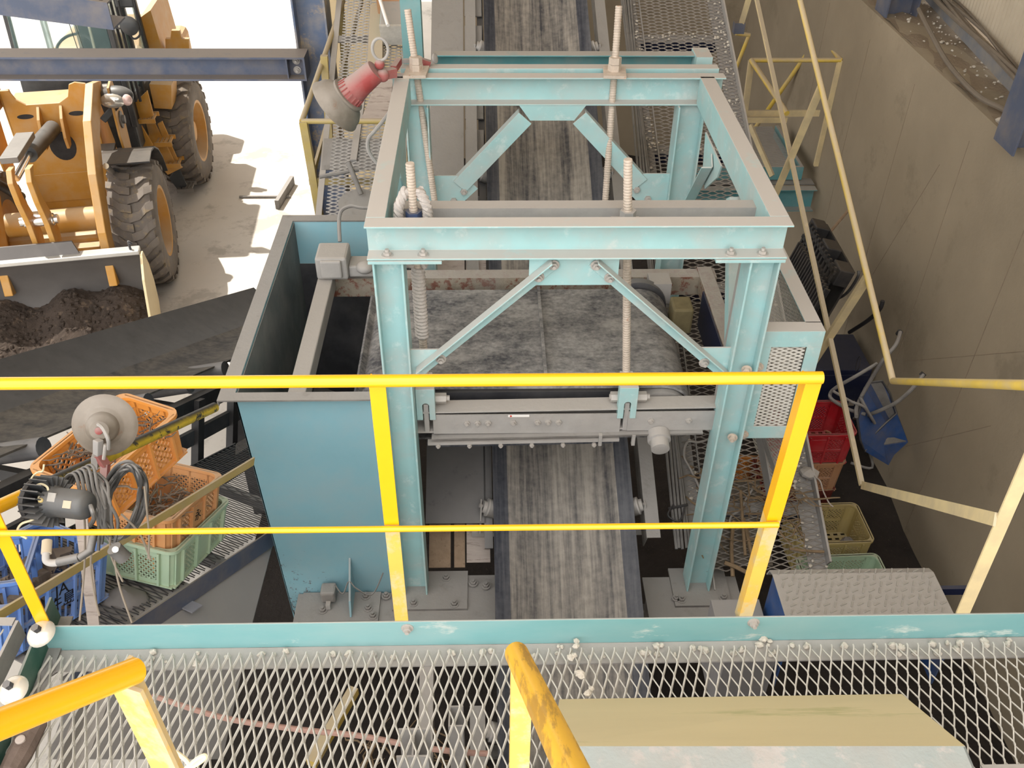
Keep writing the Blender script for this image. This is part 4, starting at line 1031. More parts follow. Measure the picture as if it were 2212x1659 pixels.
# ================================================================== LEFT REAR WALKWAY
wl = thing('walkway', 'narrow dusty expanded metal walkway climbing left of the teal frame', 'walkway', (-.9, 6, zi(6)))
g = MB(); expanded(g, V((-.6, 4.9, zi(4.9, .004))), V((0, 1, INC)).normalized(), V((-1, 0, 0)), 3.8, .5, .03, .085, .008, .004, .004, .5)
g.build('grating', 'dusty_steel', wl)
def lstrip(xa, xb, ya, yb, off, m, name, th=.008, target=None):
    return MB().prism([V((xa, ya, zi(ya, off))), V((xb, ya, zi(ya, off))), V((xb, yb, zi(yb, off))), V((xa, yb, zi(yb, off)))], -n_inc * th).build(name, m, target or wl)
lstrip(-1.14, -1.1, 4.9, 8.4, -.004, 'dusty_steel', 'edge_angle'); lstrip(-.6, -.56, 4.9, 8.4, -.004, 'dusty_steel', 'edge_angle')
for y in (5.98, 6.95, 7.9): lstrip(-1.12, -.58, y, y + .06, -.012, 'dark_dusty_steel', 'cross_angle')
lstrip(-1.13, -.58, 5.85, 6.1, -.002, 'dark_dusty_steel', 'dirt_plate')
t = thing('plank', 'dusty board lying along the left walkway below the red lamp', 'board', AP(795, 220, .02))
pp = [AP(u_, v_, .03) for u_, v_ in ((778, 262), (838, 262), (850, 165), (818, 165))]
MB().prism(pp, -n_inc * .02).build('board', 'pale_board', t)
t = thing('plank', 'thin grey strip standing on the left walkway under the lamp shade', 'board', AP(765, 300, .02))
pp = [AP(u_, v_, .03) for u_, v_ in ((756, 345), (770, 345), (790, 200), (775, 200))]
MB().prism(pp, -n_inc * .02).build('board', 'dusty_steel', t)
t = thing('trough', 'pale grey sheet metal trough at the top of the left walkway', 'trough', AP(815, 60, .02))
pp = [AP(u_, v_, .12) for u_, v_ in ((793, 140), (826, 140), (826, 10), (800, 10))]
MB().prism(pp, -n_inc * .1).build('sheet', 'siding', t)
single(MB().tube([AP(815, -20, .3), AP(838, 55, .3)], .013, 10), 'conduit', 'white_sticker', 'thin white pipe leaning beside the green box at the top', 'pipe', tuple(AP(838, 55, .3)), smooth=True)
c = AP(855, 55, .1); t = thing('equipment_box', 'green enamel box left of the dark teal post at the top', 'box', c)
MB().obox(c + n_inc * .06, UX, d_inc, n_inc, .2, .3, .14).build('housing', 'teal_deep', t, bevel=.01)
MB().obox(c + n_inc * .06 - d_inc * .16, UX, d_inc, n_inc, .2, .02, .17).build('lid_edge', 'grate_steel', t)
# end guard and side rails
lr = thing('walkway_rail', 'worn yellow rail closing the end of the left walkway below the red lamp', 'railing', (-1.2, 5.9, zi(5.9)))
yE = 5.9
e1, e2 = AY(652, 262, yE), AY(850, 262, yE)
MB().tube([e1, e2], .018, 12).build('handrail', 'rail_olive', lr, True)
up_end = AY(745, -8, 7.6); 
MB().tube([e1, up_end], .018, 12).build('handrail', 'rail_olive', lr, True)
MB().bar(AY(668, 392, yE), AY(830, 392, yE), .02, .045).build('mid_bar', 'rail_olive', lr)
MB().bar(e1 + V((.01, 0, 0)), AY(692, 475, yE), .05, .05, UYv).build('post', 'rail_olive', lr)
MB().bar(AY(672, 388, yE), AY(782, 2, 7.6), .02, .035).build('mid_bar', 'rail_olive', lr)
for a, b, y in (((700, 120), (716, 360), 6.6), ((735, 0), (748, 190), 7.5)):
    MB().bar(AY(*a, y), AY(*b, y), .05, .04, UYv).build('post', 'rail_olive', lr)
# shovel leaning there
sh = thing('shovel', 'dusty round bladed shovel lying on the left walkway behind the mid bar', 'shovel', AP(775, 435, .05))
a, b = AP(752, 350, .25), AP(780, 420, .12)
MB().tube([a, b], .017, 10).build('handle', 'dark_dusty_steel', sh, True)
c = AP(777, 440, .08); mb = MB(); pts = []
for k in range(20):
    an = 2 * PI * k / 20; pts.append(c + UX * .14 * math.cos(an) + (d_inc * .15) * math.sin(an) * (1 if math.sin(an) < 0 else .75))
mb.prism(pts, n_inc * .008); mb.build('blade', 'dark_dusty_steel', sh)
single(MB().tube([AP(690, 382, .2), AP(775, 366, .2)], .014, 8), 'pipe', 'dark_dusty_steel', 'short dusty pipe lying across the end of the left walkway', 'pipe', tuple(AP(730, 375, .2)), smooth=True)
# beige crate at the very top behind the post
t = thing('lattice_box', 'brown latticed crate half hidden behind the dark teal post at the top edge', 'crate', AP(858, 0, .2))
c = AP(852, -2, .25)
MB().obox(c, UX, d_inc, n_inc, .26, .03, .25).build('panel', 'tan_plastic', t)

# ================================================================== RED WORK LAMP on the frame
lp = thing('work_lamp', 'red work lamp with dusty bell shade clamped to the rear beam', 'lamp', (-.55, 4.9, .79))
yL = 4.75
a, b = AY(812, 152, yL), AY(752, 205, yL); ax_ = (b - a).normalized(); L = (b - a).length
MB().lathe(a, ax_, [(.0, -.005), (.056, 0), (.06, .01), (.064, L * .5), (.074, L * .9), (.08, L), (.04, L + .005)], 28, UYv).build('socket_housing', 'red_paint', lp, True)
mb = MB()
for k in range(20):
    an = 2 * PI * k / 20; d, u, w = frame_of(ax_, UYv); r = u * math.cos(an) + w * math.sin(an)
    mb.bar(a + ax_ * L * .78 + r * .072, a + ax_ * L * .97 + r * .079, .006, .006)
mb.build('cooling_rib', 'red_paint', lp)
s0 = a + ax_ * (L + .0)
MB().lathe(s0, ax_, [(.08, 0), (.09, .004), (.096, .016), (.122, .034), (.14, .058), (.147, .084), (.154, .095), (.155, .103), (.147, .101), (.136, .085), (.11, .05), (.06, .025)], 36, UYv).build('shade', 'lamp_shade', lp, True)
MB().lathe(s0, ax_, [(.084, -.006), (.098, -.004), (.098, .008), (.084, .01)], 28, UYv).build('collar', 'lamp_shade', lp, True)
pts = [a - ax_ * .02 + V((-.005 + .04 * math.sin(t_), 0, .055 - .055 * math.cos(t_))) + V((.02, 0, .04)) for t_ in [2 * PI * i / 20 for i in range(20)]]
MB().tube(pts, .008, 8, closed=True).build('hanging_ring', 'dusty_steel', lp, True)
j = AY(825, 160, yL + .03)
MB().ball(AY(820, 139, yL), .026).build('knob', 'red_paint', lp, True)
MB().ball(AY(827, 163, yL), .034).build('swivel', 'red_paint', lp, True)
MB().bar(AY(832, 160, yL + .02), AY(853, 156, yL + .06), .04, .045).build('clamp_bracket', 'red_paint', lp)
zt = .83
MB().bar(AY(850, 150, yL + .1), AY(862, 132, yL + .25), .03, .035).build('clamp_arm', 'red_paint', lp)
MB().bar(AY(905, 130, yL + .28), AY(930, 138, yL + .28), .03, .03).build('clamp_jaw', 'red_paint', lp)
MB().bar(AY(862, 132, yL + .27), AY(910, 130, yL + .28), .022, .02).build('clamp_screw', 'dusty_steel', lp)
MB().lathe(AY(937, 127, yL + .28), (1, -.4, .3), [(.02, 0), (.026, .004), (.026, .012), (.012, .016)], 16).build('wing_knob', 'dusty_steel', lp, True)
pts = [AY(u_, v_, yL + .05) for u_, v_ in ((850, 230), (830, 262), (828, 285), (832, 310))]
cb = [AY(u_, v_, 5.0) for u_, v_ in ((850, 200), (842, 240), (812, 280), (796, 300), (796, 325), (812, 350), (830, 365))]
single(MB().tube(spline(cb, 6), .011, 8), 'power_cable', 'dusty_steel', 'grey lamp cable looping down beside the left beam of the teal frame', 'cable', tuple(cb[0]), smooth=True)
# ================================================================== LEFT SIDE: stair rail, side conveyor, mesh walkway, crates
RP, RD = V((-1.352, 2.45, .315)), V((.275, .874, -.401))
lr2 = thing('sloped_rail', 'worn black and yellow rail sloping down from the left post to the chute', 'railing', (-1.5, 2.0, -.5))
r0, r1 = RP + RD * -.62, RP + RD * .68
MB().tube([RP + RD * -.75, RP + RD * -.34], .0213, 18).build('handrail', 'yellow_gloss', lr2, True)
MB().tube([RP + RD * -.34, r1], .0211, 18).build('handrail', 'yellow_worn', lr2, True)
m0, m1 = AY(-30, 1346, 2.0), AY(548, 996, 3.1)
MB().bar(m0, m1, .008, .045, V((0, -.3, 1))).build('mid_bar', 'rail_olive', lr2)
pb = AY(182, 1360, 2.3); pt_ = AY(176, 1120, 2.42)
MB().bar(pb + V((0, 0, -.2)), pt_, .045, .008, UYv).build('post', 'pale_board', lr2)

sw = thing('mesh_walkway', 'mesh walkway with dark blue stringer sloping away at the left', 'walkway', (-1.6, 3, -1))
WA, WB = V((-1.58, 2.6, -.82)), V((-1.18, 3.4, -1.12)); we = (WB - WA).normalized(); wn2 = V((.894, -.447, 0)); wN = we.cross(wn2)
if wN.z < 0: wN = -wN
wl_ = -wn2
MB().obox(WA + we * .65 - wN * .05, we, wn2, wN, 2.0, .008, .11).build('stringer', 'blue_steel', sw)
MB().obox(WA + we * .65 - wN * .1 + wl_ * .03, we, wn2, wN, 2.0, .06, .006).build('stringer_flange', 'dark_dusty_steel', sw)
expanded(MB(), WA - we * .4 + wl_ * .8 - wN * .004, we, wn2, 2.3, .79, .036, .1016, .0055, .004, .004, .4).build('grating', 'blackish', sw)
MB().obox(WA + we * .65 + wl_ * .8 - wN * .05, we, wn2, wN, 2.0, .008, .11).build('stringer', 'blackish', sw)
MB().obox(WA + we * -.03 + wl_ * .4 - wN * .016, we, wn2, wN, .8, .76, .006).build('dust_sheet', 'dark_dusty_steel', sw)
for s_ in (.0, .6, 1.2): MB().obox(WA + we * s_ + wl_ * .4 - wN * .03, we, wn2, wN, .05, .8, .05).build('cross_bar', 'dark_steel', sw)
MB().obox(WA + we * .33 - wN * .1 + wn2 * .03, we, wn2, wN, .07, .07, .006).build('clip_plate', 'clip_grey', sw)

gp = thing('chute_plate', 'smooth grey sloped steel plate below the dark blue stringer', 'plate', (-1.2, 3.1, -1.5))
a, b, c, d = AY(585, 1150, 3.5), AY(545, 1345, 2.95), AY(360, 1345, 2.75), AY(470, 1225, 3.12)
c2 = AY(235, 1480, 2.5); d2 = AY(400, 1480, 2.55)
pn = (b - a).cross(AY(300, 1345, 2.66) - a).normalized(); MB().prism([APL(u_, v_, a, pn) for u_, v_ in ((598, 1140), (545, 1345), (480, 1640), (100, 1640), (180, 1420), (300, 1345), (450, 1245))], (0, .004, -.008)).build('plate', 'grey_plate', gp)
for u_, v_ in ((430, 1260), (528, 1213), (495, 1310)): MB().tube([AY(u_, v_, 3.1), AY(u_, v_, 3.1) + V((0, .0, .02))], .006, 6)

# the second conveyor
LD = V((.235, .883, -.405)).normalized(); LN = V((-.966, .257, 0)); LP = V((-2.07, 4.3, -.92)); LZn = LD.cross(LN)
if LZn.z < 0: LZn = -LZn
c2v = thing('belt_conveyor', 'dark belt conveyor running diagonally under the chute on the left', 'conveyor', (-2.3, 4.8, -1.2))
pro = [(0, .05), (.06, .035), (.14, .012), (.22, 0), (.42, 0), (.5, .02), (.6, .06), (.72, .12), (.82, .19)]
mb = MB(); n = len(pro); ns = 26
for j in range(ns + 1):
    s_ = -3.2 + 6.2 * j / ns
    for th in (0, -.012): mb.v += [LP + LD * s_ + LN * a + LZn * (b + th - .05) for a, b in pro]
for j in range(ns):
    for i in range(n - 1):
        a, b = j * 2 * n + i, (j + 1) * 2 * n + i; mb.f += [(a, a + 1, b + 1, b), (a + n, b + n, b + n + 1, a + n + 1)]
    for i in (0, n - 1):
        a, b = j * 2 * n + i, (j + 1) * 2 * n + i; mb.f.append((a, b, b + n, a + n))
bo = mb.build('belt', ['left_belt', 'blackish'], c2v, True)
for p in bo.data.polygons:
    q = V(p.center) + V((-2.3, 4.8, -1.2)) - LP
    if q.dot(LN) > .46: p.material_index = 1
def lbar(a, z, w, h, m, name, s0=-3.0, s1=2.6): MB().bar(LP + LD * s0 + LN * a + LZn * z, LP + LD * s1 + LN * a + LZn * z, w, h).build(name, m, c2v)
lbar(-.08, -.16, .06, .12, 'blackish', 'stringer'); lbar(.9, -.16, .06, .12, 'blackish', 'stringer')
lbar(-.1, -.36, .03, .1, 'dark_steel', 'guard_bar'); lbar(-.3, -.55, .1, .16, 'dark_steel', 'lower_stringer')
for s_ in (-1.8, -.9, 0.0, .45, .9, 1.8):
    MB().obox(LP + LD * s_ + LN * .4 + LZn * -.2, LN, LD, LZn, 1.0, .06, .06).build('cross_beam', 'blackish', c2v)
    MB().cyl(LP + LD * s_ + LN * -.06 + LZn * -.02, LP + LD * s_ + LN * .2 + LZn * -.1, .055, 14).build('idler_roller', 'dark_steel', c2v, True)
    MB().obox(LP + LD * s_ + LN * -.12 + LZn * -.36, LN, LD, LZn, .05, .07, .5).build('bracket', 'blackish', c2v)
for s_ in (-.6, 1.2):
    q = LP + LD * s_ + LN * .1
    MB().box(q.x - .05, q.x + .05, q.y - .05, q.y + .05, GZ, q.z - .2).build('leg', 'blackish', c2v)

# --------------------------------------------------------------- harvest crates
def crate(name, label, m, L=.52, Wd=.365, H=.3, lattice='diamond', plate=None, group=None, cell=.026):
    root = thing(name, label, 'crate', (0, 0, 0), group)
    t_ = .006; tp = .95
    def wall(cx, cy, ux, uy, ln, pl=False):
        """a side wall: local u along the wall, z up; built as bands, ribs and an open lattice"""
        mb = MB(); U = V((ux, uy, 0)); Nn = V((uy, -ux, 0)); c0 = V((cx, cy, 0))
        def r(u0, u1, z0, z1, th=t_, off=0.0):
            vs = []
            for nn in (off - th / 2, off + th / 2):
                for u_, z_ in ((u0, z0), (u1, z0), (u1, z1), (u0, z1)):
                    k = tp + (1 - tp) * z_ / H
                    vs.append(c0 * k + U * (u_ * k) + Nn * nn + UZ * z_)
            mb.add(vs, [(0, 3, 2, 1), (4, 5, 6, 7), (0, 1, 5, 4), (1, 2, 6, 5), (2, 3, 7, 6), (3, 0, 4, 7)])
        h2 = ln / 2
        r(-h2, h2, H - .05, H); r(-h2, h2, 0, .03); r(-h2, -h2 + .05, .03, H - .05); r(h2 - .05, h2, .03, H - .05)
        npan = 3 if ln > .45 else 2
        ribs = [-h2 + .05 + (ln - .1) * i / npan for i in range(npan + 1)]
        for q in ribs: r(q - .006, q + .006, .01, H - .02, .022, .008)
        zm = H * .47
        if H > .24: r(-h2 + .05, h2 - .05, zm - .008, zm + .008, .014, .004)
        rows = [(.03, zm - .008), (zm + .008, H - .05)] if H > .24 else [(.03, H - .05)]
        for i in range(npan):
            u0, u1 = ribs[i] + .006, ribs[i + 1] - .006
            for ri, (z0, z1) in enumerate(rows):
                if pl and i == npan // 2 and ri == len(rows) - 1: r(u0, u1, z0, z1, t_, .006); continue
                if lattice == 'slat':
                    k = max(2, int((u1 - u0) / (cell * 1.15)))
                    for q in range(1, k): uu = u0 + (u1 - u0) * q / k; r(uu - .004, uu + .004, z0, z1, .005)
                    continue
                step = cell; wd = .0042
                def line(ua, za, ub, zb_):
                    dd = math.hypot(ub - ua, zb_ - za)
                    if dd < .004: return
                    nx_, nz_ = -(zb_ - za) / dd * wd, (ub - ua) / dd * wd
                    vs = []
                    for nn in (-.002, .002):
                        for u_, z_ in ((ua - nx_, za - nz_), (ub - nx_, zb_ - nz_), (ub + nx_, zb_ + nz_), (ua + nx_, za + nz_)):
                            k_ = tp + (1 - tp) * z_ / H; vs.append(c0 * k_ + U * (u_ * k_) + Nn * nn + UZ * z_)
                    mb.add(vs, [(0, 3, 2, 1), (4, 5, 6, 7), (0, 1, 5, 4), (2, 3, 7, 6)])
                w_, h_ = u1 - u0, z1 - z0
                q = -h_
                while q < w_:
                    a_, b_ = max(q, 0), min(q + h_, w_)
                    if b_ > a_:
                        line(u0 + a_, z0 + (a_ - q), u0 + b_, z0 + (b_ - q)); line(u0 + a_, z1 - (a_ - q), u0 + b_, z1 - (b_ - q))
                    q += step
        return mb
    for cx, cy, ux, uy, ln, pl in ((0, -Wd / 2, 1, 0, L - .04, bool(plate)), (0, Wd / 2, -1, 0, L - .04, bool(plate)), (L / 2, 0, 0, 1, Wd - .04, False), (-L / 2, 0, 0, -1, Wd - .04, False)):
        wall(cx, cy, ux, uy, ln, pl).build('side_wall', m, root)
    def rr(l, w, rad, z):
        out = []
        for sx, sy, a0 in ((1, 1, 0), (-1, 1, 90), (-1, -1, 180), (1, -1, 270)):
            for k in range(6):
                a = math.radians(a0 + 18 * k); out.append(V((sx * (l / 2 - rad) + rad * math.cos(a), sy * (w / 2 - rad) + rad * math.sin(a), z)))
        return out
    def ring(l0, w0, l1, w1, z0, z1, rad):
        mb = MB(); n = 24
        mb.v = rr(l0, w0, rad, z0) + rr(l1, w1, rad, z0) + rr(l1, w1, rad, z1) + rr(l0, w0, rad, z1)
        for s_ in range(4):
            for j in range(n): mb.f.append((s_ * n + j, s_ * n + (j + 1) % n, ((s_ + 1) % 4) * n + (j + 1) % n, ((s_ + 1) % 4) * n + j))
        return mb
    ring(L - .02, Wd - .02, L + .026, Wd + .026, H - .016, H, .05).build('rim', m, root, True)
    mb = ring(L * tp - .012, Wd * tp - .012, L * tp + .002, Wd * tp + .002, 0, H - .012, .04)
    k = len(mb.v) // 4
    for q in range(4):                                             # rounded corner posts
        a, b = rr(L * tp, Wd * tp, .045, 0)[q * 6:q * 6 + 6], rr(L, Wd, .045, H - .01)[q * 6:q * 6 + 6]
        MB().add(a + b, [(i, i + 1, 7 + i, 6 + i) for i in range(5)]).build('corner', m, root, True)
    mb = MB()
    for i in range(9): y = -Wd * tp / 2 + Wd * tp * i / 8; mb.box(-L * tp / 2, L * tp / 2, y - .012, y + .012, .002, .008)
    for i in range(10): x = -L * tp / 2 + L * tp * i / 9; mb.box(x - .012, x + .012, -Wd * tp / 2, Wd * tp / 2, .002, .0085)
    mb.build('base', m, root)
    return root
def pose(root, corner, ex, ez, L, Wd, ex_sign=1):
    """corner = lower front corner at local (-L/2,-Wd/2,0) scaled base; ex along L, ez up"""
    ex, ez = V(ex).normalized(), V(ez).normalized(); ey = ez.cross(ex).normalized(); ez = ex.cross(ey)
    R = Matrix(((ex.x, ey.x, ez.x), (ex.y, ey.y, ez.y), (ex.z, ey.z, ez.z)))
    root.rotation_euler = R.to_euler(); root.location = V(corner) + ex * L / 2 + ey * Wd / 2
    return R
def text_on(root, s, size, loc, rot, m='ink', name='printed_text', spacing=1.0):
    cu = bpy.data.curves.new(name, 'FONT'); cu.body = s; cu.size = size; cu.align_x = 'CENTER'; cu.align_y = 'CENTER'; cu.extrude = .0004; cu.space_line = spacing
    f = bpy.data.objects.new(name + '_outline', cu); COL.objects.link(f)
    dg = bpy.context.evaluated_depsgraph_get(); dg.update()
    me = bpy.data.meshes.new_from_object(f.evaluated_get(dg)); bpy.data.objects.remove(f)
    o = bpy.data.objects.new(name, me); COL.objects.link(o); me.materials.clear(); me.materials.append(MATS[m])
    o.parent = root; o.location = loc; o.rotation_euler = rot
    return o
gP, gQ = V((-1.487, 2.829, -.903)), V((-1.373, 3.337, -1.072)); ge = (gQ - gP).normalized()
cg = crate('crate', 'pale green lattice crate on the left mesh walkway holding the orange crates', 'green_plastic', .54, .37, .21, 'diamond', True)
pose(cg, gP + wN * .01, ge, wN, .54, .37)
cm_ = crate('crate', 'orange lattice crate with a circled black character standing in the green crate', 'orange_pale', .50, .34, .3, 'diamond', True)
cl = gP + ge * .015 + wN * .07 + wN.cross(ge).normalized() * .03
pose(cm_, cl, ge, wN, .50, .34)
text_on(cm_, '永', .062, (0, -.34 / 2 * .985 - .0105, .2), (PI / 2, 0, 0))
mb = MB(); mb.tube([V((.043 * math.cos(a), -.34 / 2 * .985 - .0105, .2 + .043 * math.sin(a))) for a in [2 * PI * k / 28 for k in range(28)]], .0022, 5, closed=True)
mb.build('printed_ring', 'ink', cm_, True)
zt_ = .06
tA, tB, tC = AZ(50, 1022, zt_), AZ(251, 860, zt_), AZ(357, 925, zt_)
TL, TW, TH = min(.62, (tB - tA).length), .3, .22
ct = crate('crate', 'bright orange lattice crate lying tilted on top of the stack behind the lamp', 'orange_plastic', TL, TW, TH, 'diamond', False, cell=.033)
ex = (tB - tA).normalized(); ez = V((-.08, -.12, 1)).normalized()
ey = ez.cross(ex).normalized()
pose(ct, tA - ey * TW - ez * TH + ex * ((tB - tA).length - TL) / 2, ex, ez, TL, TW)
jP = V((-1.739, 2.763, -.845)); je = V((.40, .86, -.32)).normalized()
cj = crate('crate', 'blue slatted crate marked JA full of scrap lumps at the foot of the left post', 'blue_plastic', .56, .40, .26, 'slat', True)
pose(cj, jP - je * .56 + wN * .005, je, wN, .56, .40)
text_on(cj, 'JA\n杵島', .075, (.0, -.40 / 2 * .985 - .0105, .165), (PI / 2, 0, 0), 'ink', 'printed_text', .85)
c2_ = crate('crate', 'empty blue crate with an oval hand hole at the lower left edge', 'blue_plastic', .52, .37, .24, 'slat')
pose(c2_, AZ(66, 1350, -.62) - V((.52, .1, .0)), V((1, .25, -.1)), wN, .52, .37)
# scrap in the blue crate
rs = random.Random(5); jy = wN.cross(je).normalized()
base_sc = []
for k in range(6):
    mb = MB(); pts = [V((rs.uniform(-.06, .06), rs.uniform(-.05, .05), 0)) for _ in range(5)]
    pts.sort(key=lambda p: math.atan2(p.y, p.x)); mb.prism(pts, (rs.uniform(-.02, .02), rs.uniform(-.02, .02), rs.uniform(.015, .05))); base_sc.append(mb)
f0 = {}
for i in range(44):
    k = i % 6
    if k not in f0:
        o = MB(); o.v = base_sc[k].v; o.f = base_sc[k].f; o = o.build('scrap_lump', 'scrap', None); f0[k] = o
        tag(o, 'angular dusty scrap lump heaped in the blue crate marked JA', 'scrap', 'scrap lumps in the blue crate')
    else: o = f0[k].copy(); COL.objects.link(o)
    o.location = jP - je * rs.uniform(.06, .5) + jy * rs.uniform(.06, .34) + wN * (.03 + .16 * (i / 44)); o.rotation_euler = (rs.uniform(-.7, .7), rs.uniform(-.7, .7), rs.uniform(0, 6))
    s_ = rs.uniform(.7, 1.3); o.scale = (s_, s_, s_)
# grey rubbish bag by the crates and root tangle in the orange crate
c = AY(268, 1310, 2.75); mb = MB().ball(c, .12, 18, 12, (1, .8, .7))
for i, v in enumerate(mb.v): mb.v[i] = tuple(V(v) + V((math.sin(v[1] * 60) * .006, math.sin(v[0] * 70) * .006, math.sin(v[0] * 50 + v[1] * 40) * .006)))
single(mb, 'bag', 'grey_bag', 'crumpled grey sheet lying right of the blue JA crate', 'bag', tuple(c), smooth=True)
mb = MB()
cc = cm_.location + wN * .2
for k in range(120):
    p = cc + ge * rs.uniform(-.18, .18) + jy * rs.uniform(-.12, .12) + wN * rs.uniform(-.05, .05); twig(mb, p, rs.uniform(.05, .12), rs.uniform(0, 6.3), rs.uniform(-.3, .3), rs.uniform(.002, .006))
single(mb, 'root_tangle', 'scrap', 'dark tangle of dry roots filling the lower orange crate', 'roots', tuple(cc), kind='stuff')
mb = MB(); cc = ct.location + ez * .17
for k in range(90):
    p = cc + ex * rs.uniform(-.22, .22) + ey * rs.uniform(-.12, .12) + ez * rs.uniform(-.06, .05); twig(mb, p, rs.uniform(.06, .15), rs.uniform(0, 6.3), rs.uniform(-.3, .3), rs.uniform(.002, .006))
single(mb, 'root_tangle', 'scrap', 'dry roots inside the tilted top orange crate', 'roots', tuple(cc), kind='stuff')

# --------------------------------------------------------------- lamps and cables hung on the left rail
def on_rail(u_, v_): 
    # nearest rail parameter for a picture height
    best = min(range(-90, 90), key=lambda k: (lambda p: abs(F_PX * BX_dot(p) + CX - u_))(RP + RD * (k / 100)))
    return RP + RD * (best / 100)
def BX_dot(p):
    q = p - CAMP; x = BX[0] * q.x + BY[0] * q.y + BZ[0] * q.z; z = BX[2] * q.x + BY[2] * q.y + BZ[2] * q.z
    return x / z
k1 = on_rail(218, 0)
wl2 = thing('work_lamp', 'clamp lamp with broad grey reflector seen from above on the left rail', 'lamp', k1)
c = AD(224, 921, 3.05); axd = V((-.25, .35, -.95)).normalized()
axd = (ray(235, 880).normalized() * .8 + V((.1, .5, -.1))).normalized()
MB().lathe(c, axd, [(.006, -.065), (.03, -.062), (.036, -.05), (.045, -.04), (.05, -.03), (.052, -.012), (.062, -.004), (.066, .0), (.09, .006), (.1, .016), (.104, .02), (.098, .02), (.06, .006), (.03, -.01)], 40).build('reflector', 'lamp_shade', wl2, True)
MB().lathe(c - axd * .06, axd, [(.004, -.012), (.012, -.01), (.014, 0)], 14).build('cord_grommet', 'red_paint', wl2, True)
j0, j1 = AD(212, 950, 2.98), AD(212, 982, 3.0)
MB().bar(j0, j1, .024, .024).build('swivel_arm', 'dusty_steel', wl2, bevel=.003)
MB().bar(j1, AD(228, 1005, 3.02), .026, .022).build('clamp_arm', 'red_paint', wl2)
MB().bar(AD(228, 1003, 3.02), AD(222, 1075, 3.02), .024, .02).build('clamp_body', 'red_paint', wl2)
MB().bar(AD(205, 985, 3.0), AD(205, 1010, 3.03), .02, .02).build('clamp_jaw', 'dusty_steel', wl2)
MB().tube([AD(228, 960, 2.97), AD(224, 992, 2.99)], .006, 8).build('clamp_screw', 'bolt_steel', wl2)
MB().tube(spline([AD(212, 917, 2.96), AD(222, 925, 2.93), AD(233, 948, 2.93), AD(235, 970, 2.97)], 6), .006, 7).build('cord', 'dusty_steel', wl2, True)

fl_ = thing('flood_lamp', 'black finned flood lamp hanging under the left rail', 'lamp', AD(150, 1090, 2.75))
a, b = AD(190, 1092, 2.72), AD(100, 1082, 2.78); ax_ = (b - a).normalized(); L = (b - a).length
MB().lathe(a, ax_, [(.005, -.008), (.03, -.004), (.04, .006), (.044, .02), (.044, L * .72), (.05, L * .78), (.05, L * .85), (.03, L * .88)], 24).build('housing', 'cab_black', fl_, True)
mb = MB(); d, u, w = frame_of(ax_)
for k in range(22):
    an = 2 * PI * k / 22; r = u * math.cos(an) + w * math.sin(an)
    mb.obox(a + ax_ * (L * .98) + r * .05, ax_, r, ax_.cross(r), .07, .052, .004)
mb.build('cooling_fin', 'cab_black', fl_)
MB().lathe(a + ax_ * (L * 1.1), ax_, [(.07, 0), (.074, .01), (.07, .018), (.01, .018)], 28).build('bezel', 'blackish', fl_, True)
up_ = (CAMP - (a + b) / 2).normalized(); up_ = (up_ - ax_ * up_.dot(ax_)).normalized(); sd_ = ax_.cross(up_)
MB().obox(a + ax_ * .035 + up_ * .0435 + sd_ * -.004, ax_, sd_, up_, .03, .022, .003).build('label_plate', 'siding', fl_)
MB().obox(a + ax_ * .1 + up_ * .0425 + sd_ * .012, ax_, sd_, up_, .03, .026, .003).build('label_plate', 'galvanized', fl_)
MB().ball(a + ax_ * (L * .8) + up_ * .05, .008).build('knob', 'yellow_plastic', fl_, True)
MB().tube(spline([a - ax_ * .01, AD(200, 1105, 2.7), AD(203, 1120, 2.72), AD(195, 1135, 2.75)], 6), .007, 8).build('cord', 'cable_black', fl_, True)

co = thing('cable_coil', 'tangled coil of grey rubber cable hung over the left rail', 'cable', AD(240, 1060, 2.85))
rs = random.Random(9)
def loop(cu, cv, ru, rv, zc_, jit, n_=16, a0=0, tilt=0):
    pts = []
    for i in range(n_):
        a = 2 * PI * i / n_ + a0; x, y = ru * math.cos(a), rv * math.sin(a)
        pts.append(AD(cu + x * math.cos(tilt) - y * math.sin(tilt) + rs.uniform(-jit, jit), cv + x * math.sin(tilt) + y * math.cos(tilt) + rs.uniform(-jit, jit), zc_ + .05 * math.sin(a) + rs.uniform(-.015, .015)))
    pts.append(pts[0]); return spline(pts, 4)
for k in range(9): MB().tube(loop(266 + rs.uniform(-9, 9), 1086 + rs.uniform(-8, 8), 42 + rs.uniform(-8, 8), 72 + rs.uniform(-10, 14), 2.92 + k * .006, 3, tilt=.25), .0052, 7, False).build('strand', 'cable_black', co, True)
for k in range(7):
    u0 = 205 + k * 6 + rs.uniform(-4, 4)
    pts = [AD(u0 - 30, 1025 + rs.uniform(-8, 8), 2.9), AD(u0 - 10, 1045, 2.84), AD(u0 + rs.uniform(-12, 10), 1085, 2.82), AD(u0 + rs.uniform(-8, 14), 1130, 2.84), AD(u0 + rs.uniform(-5, 22), 1175 + rs.uniform(-20, 25), 2.86)]
    MB().tube(spline(pts, 5), .0052, 7).build('strand', 'cable_black', co, True)
for k in range(5):
    u0 = 150 + k * 10
    pts = [AD(u0 - 22, 1062 - k * 6, 2.92), AD(u0 - 6, 1030 - k * 5, 2.87), AD(u0 + 12, 1026 - k * 4, 2.84), AD(u0 + 22, 1060, 2.82), AD(u0 + 26 + k * 3, 1100, 2.82)]
    MB().tube(spline(pts, 5), .0055, 7).build('strand', 'cable_black', co, True)
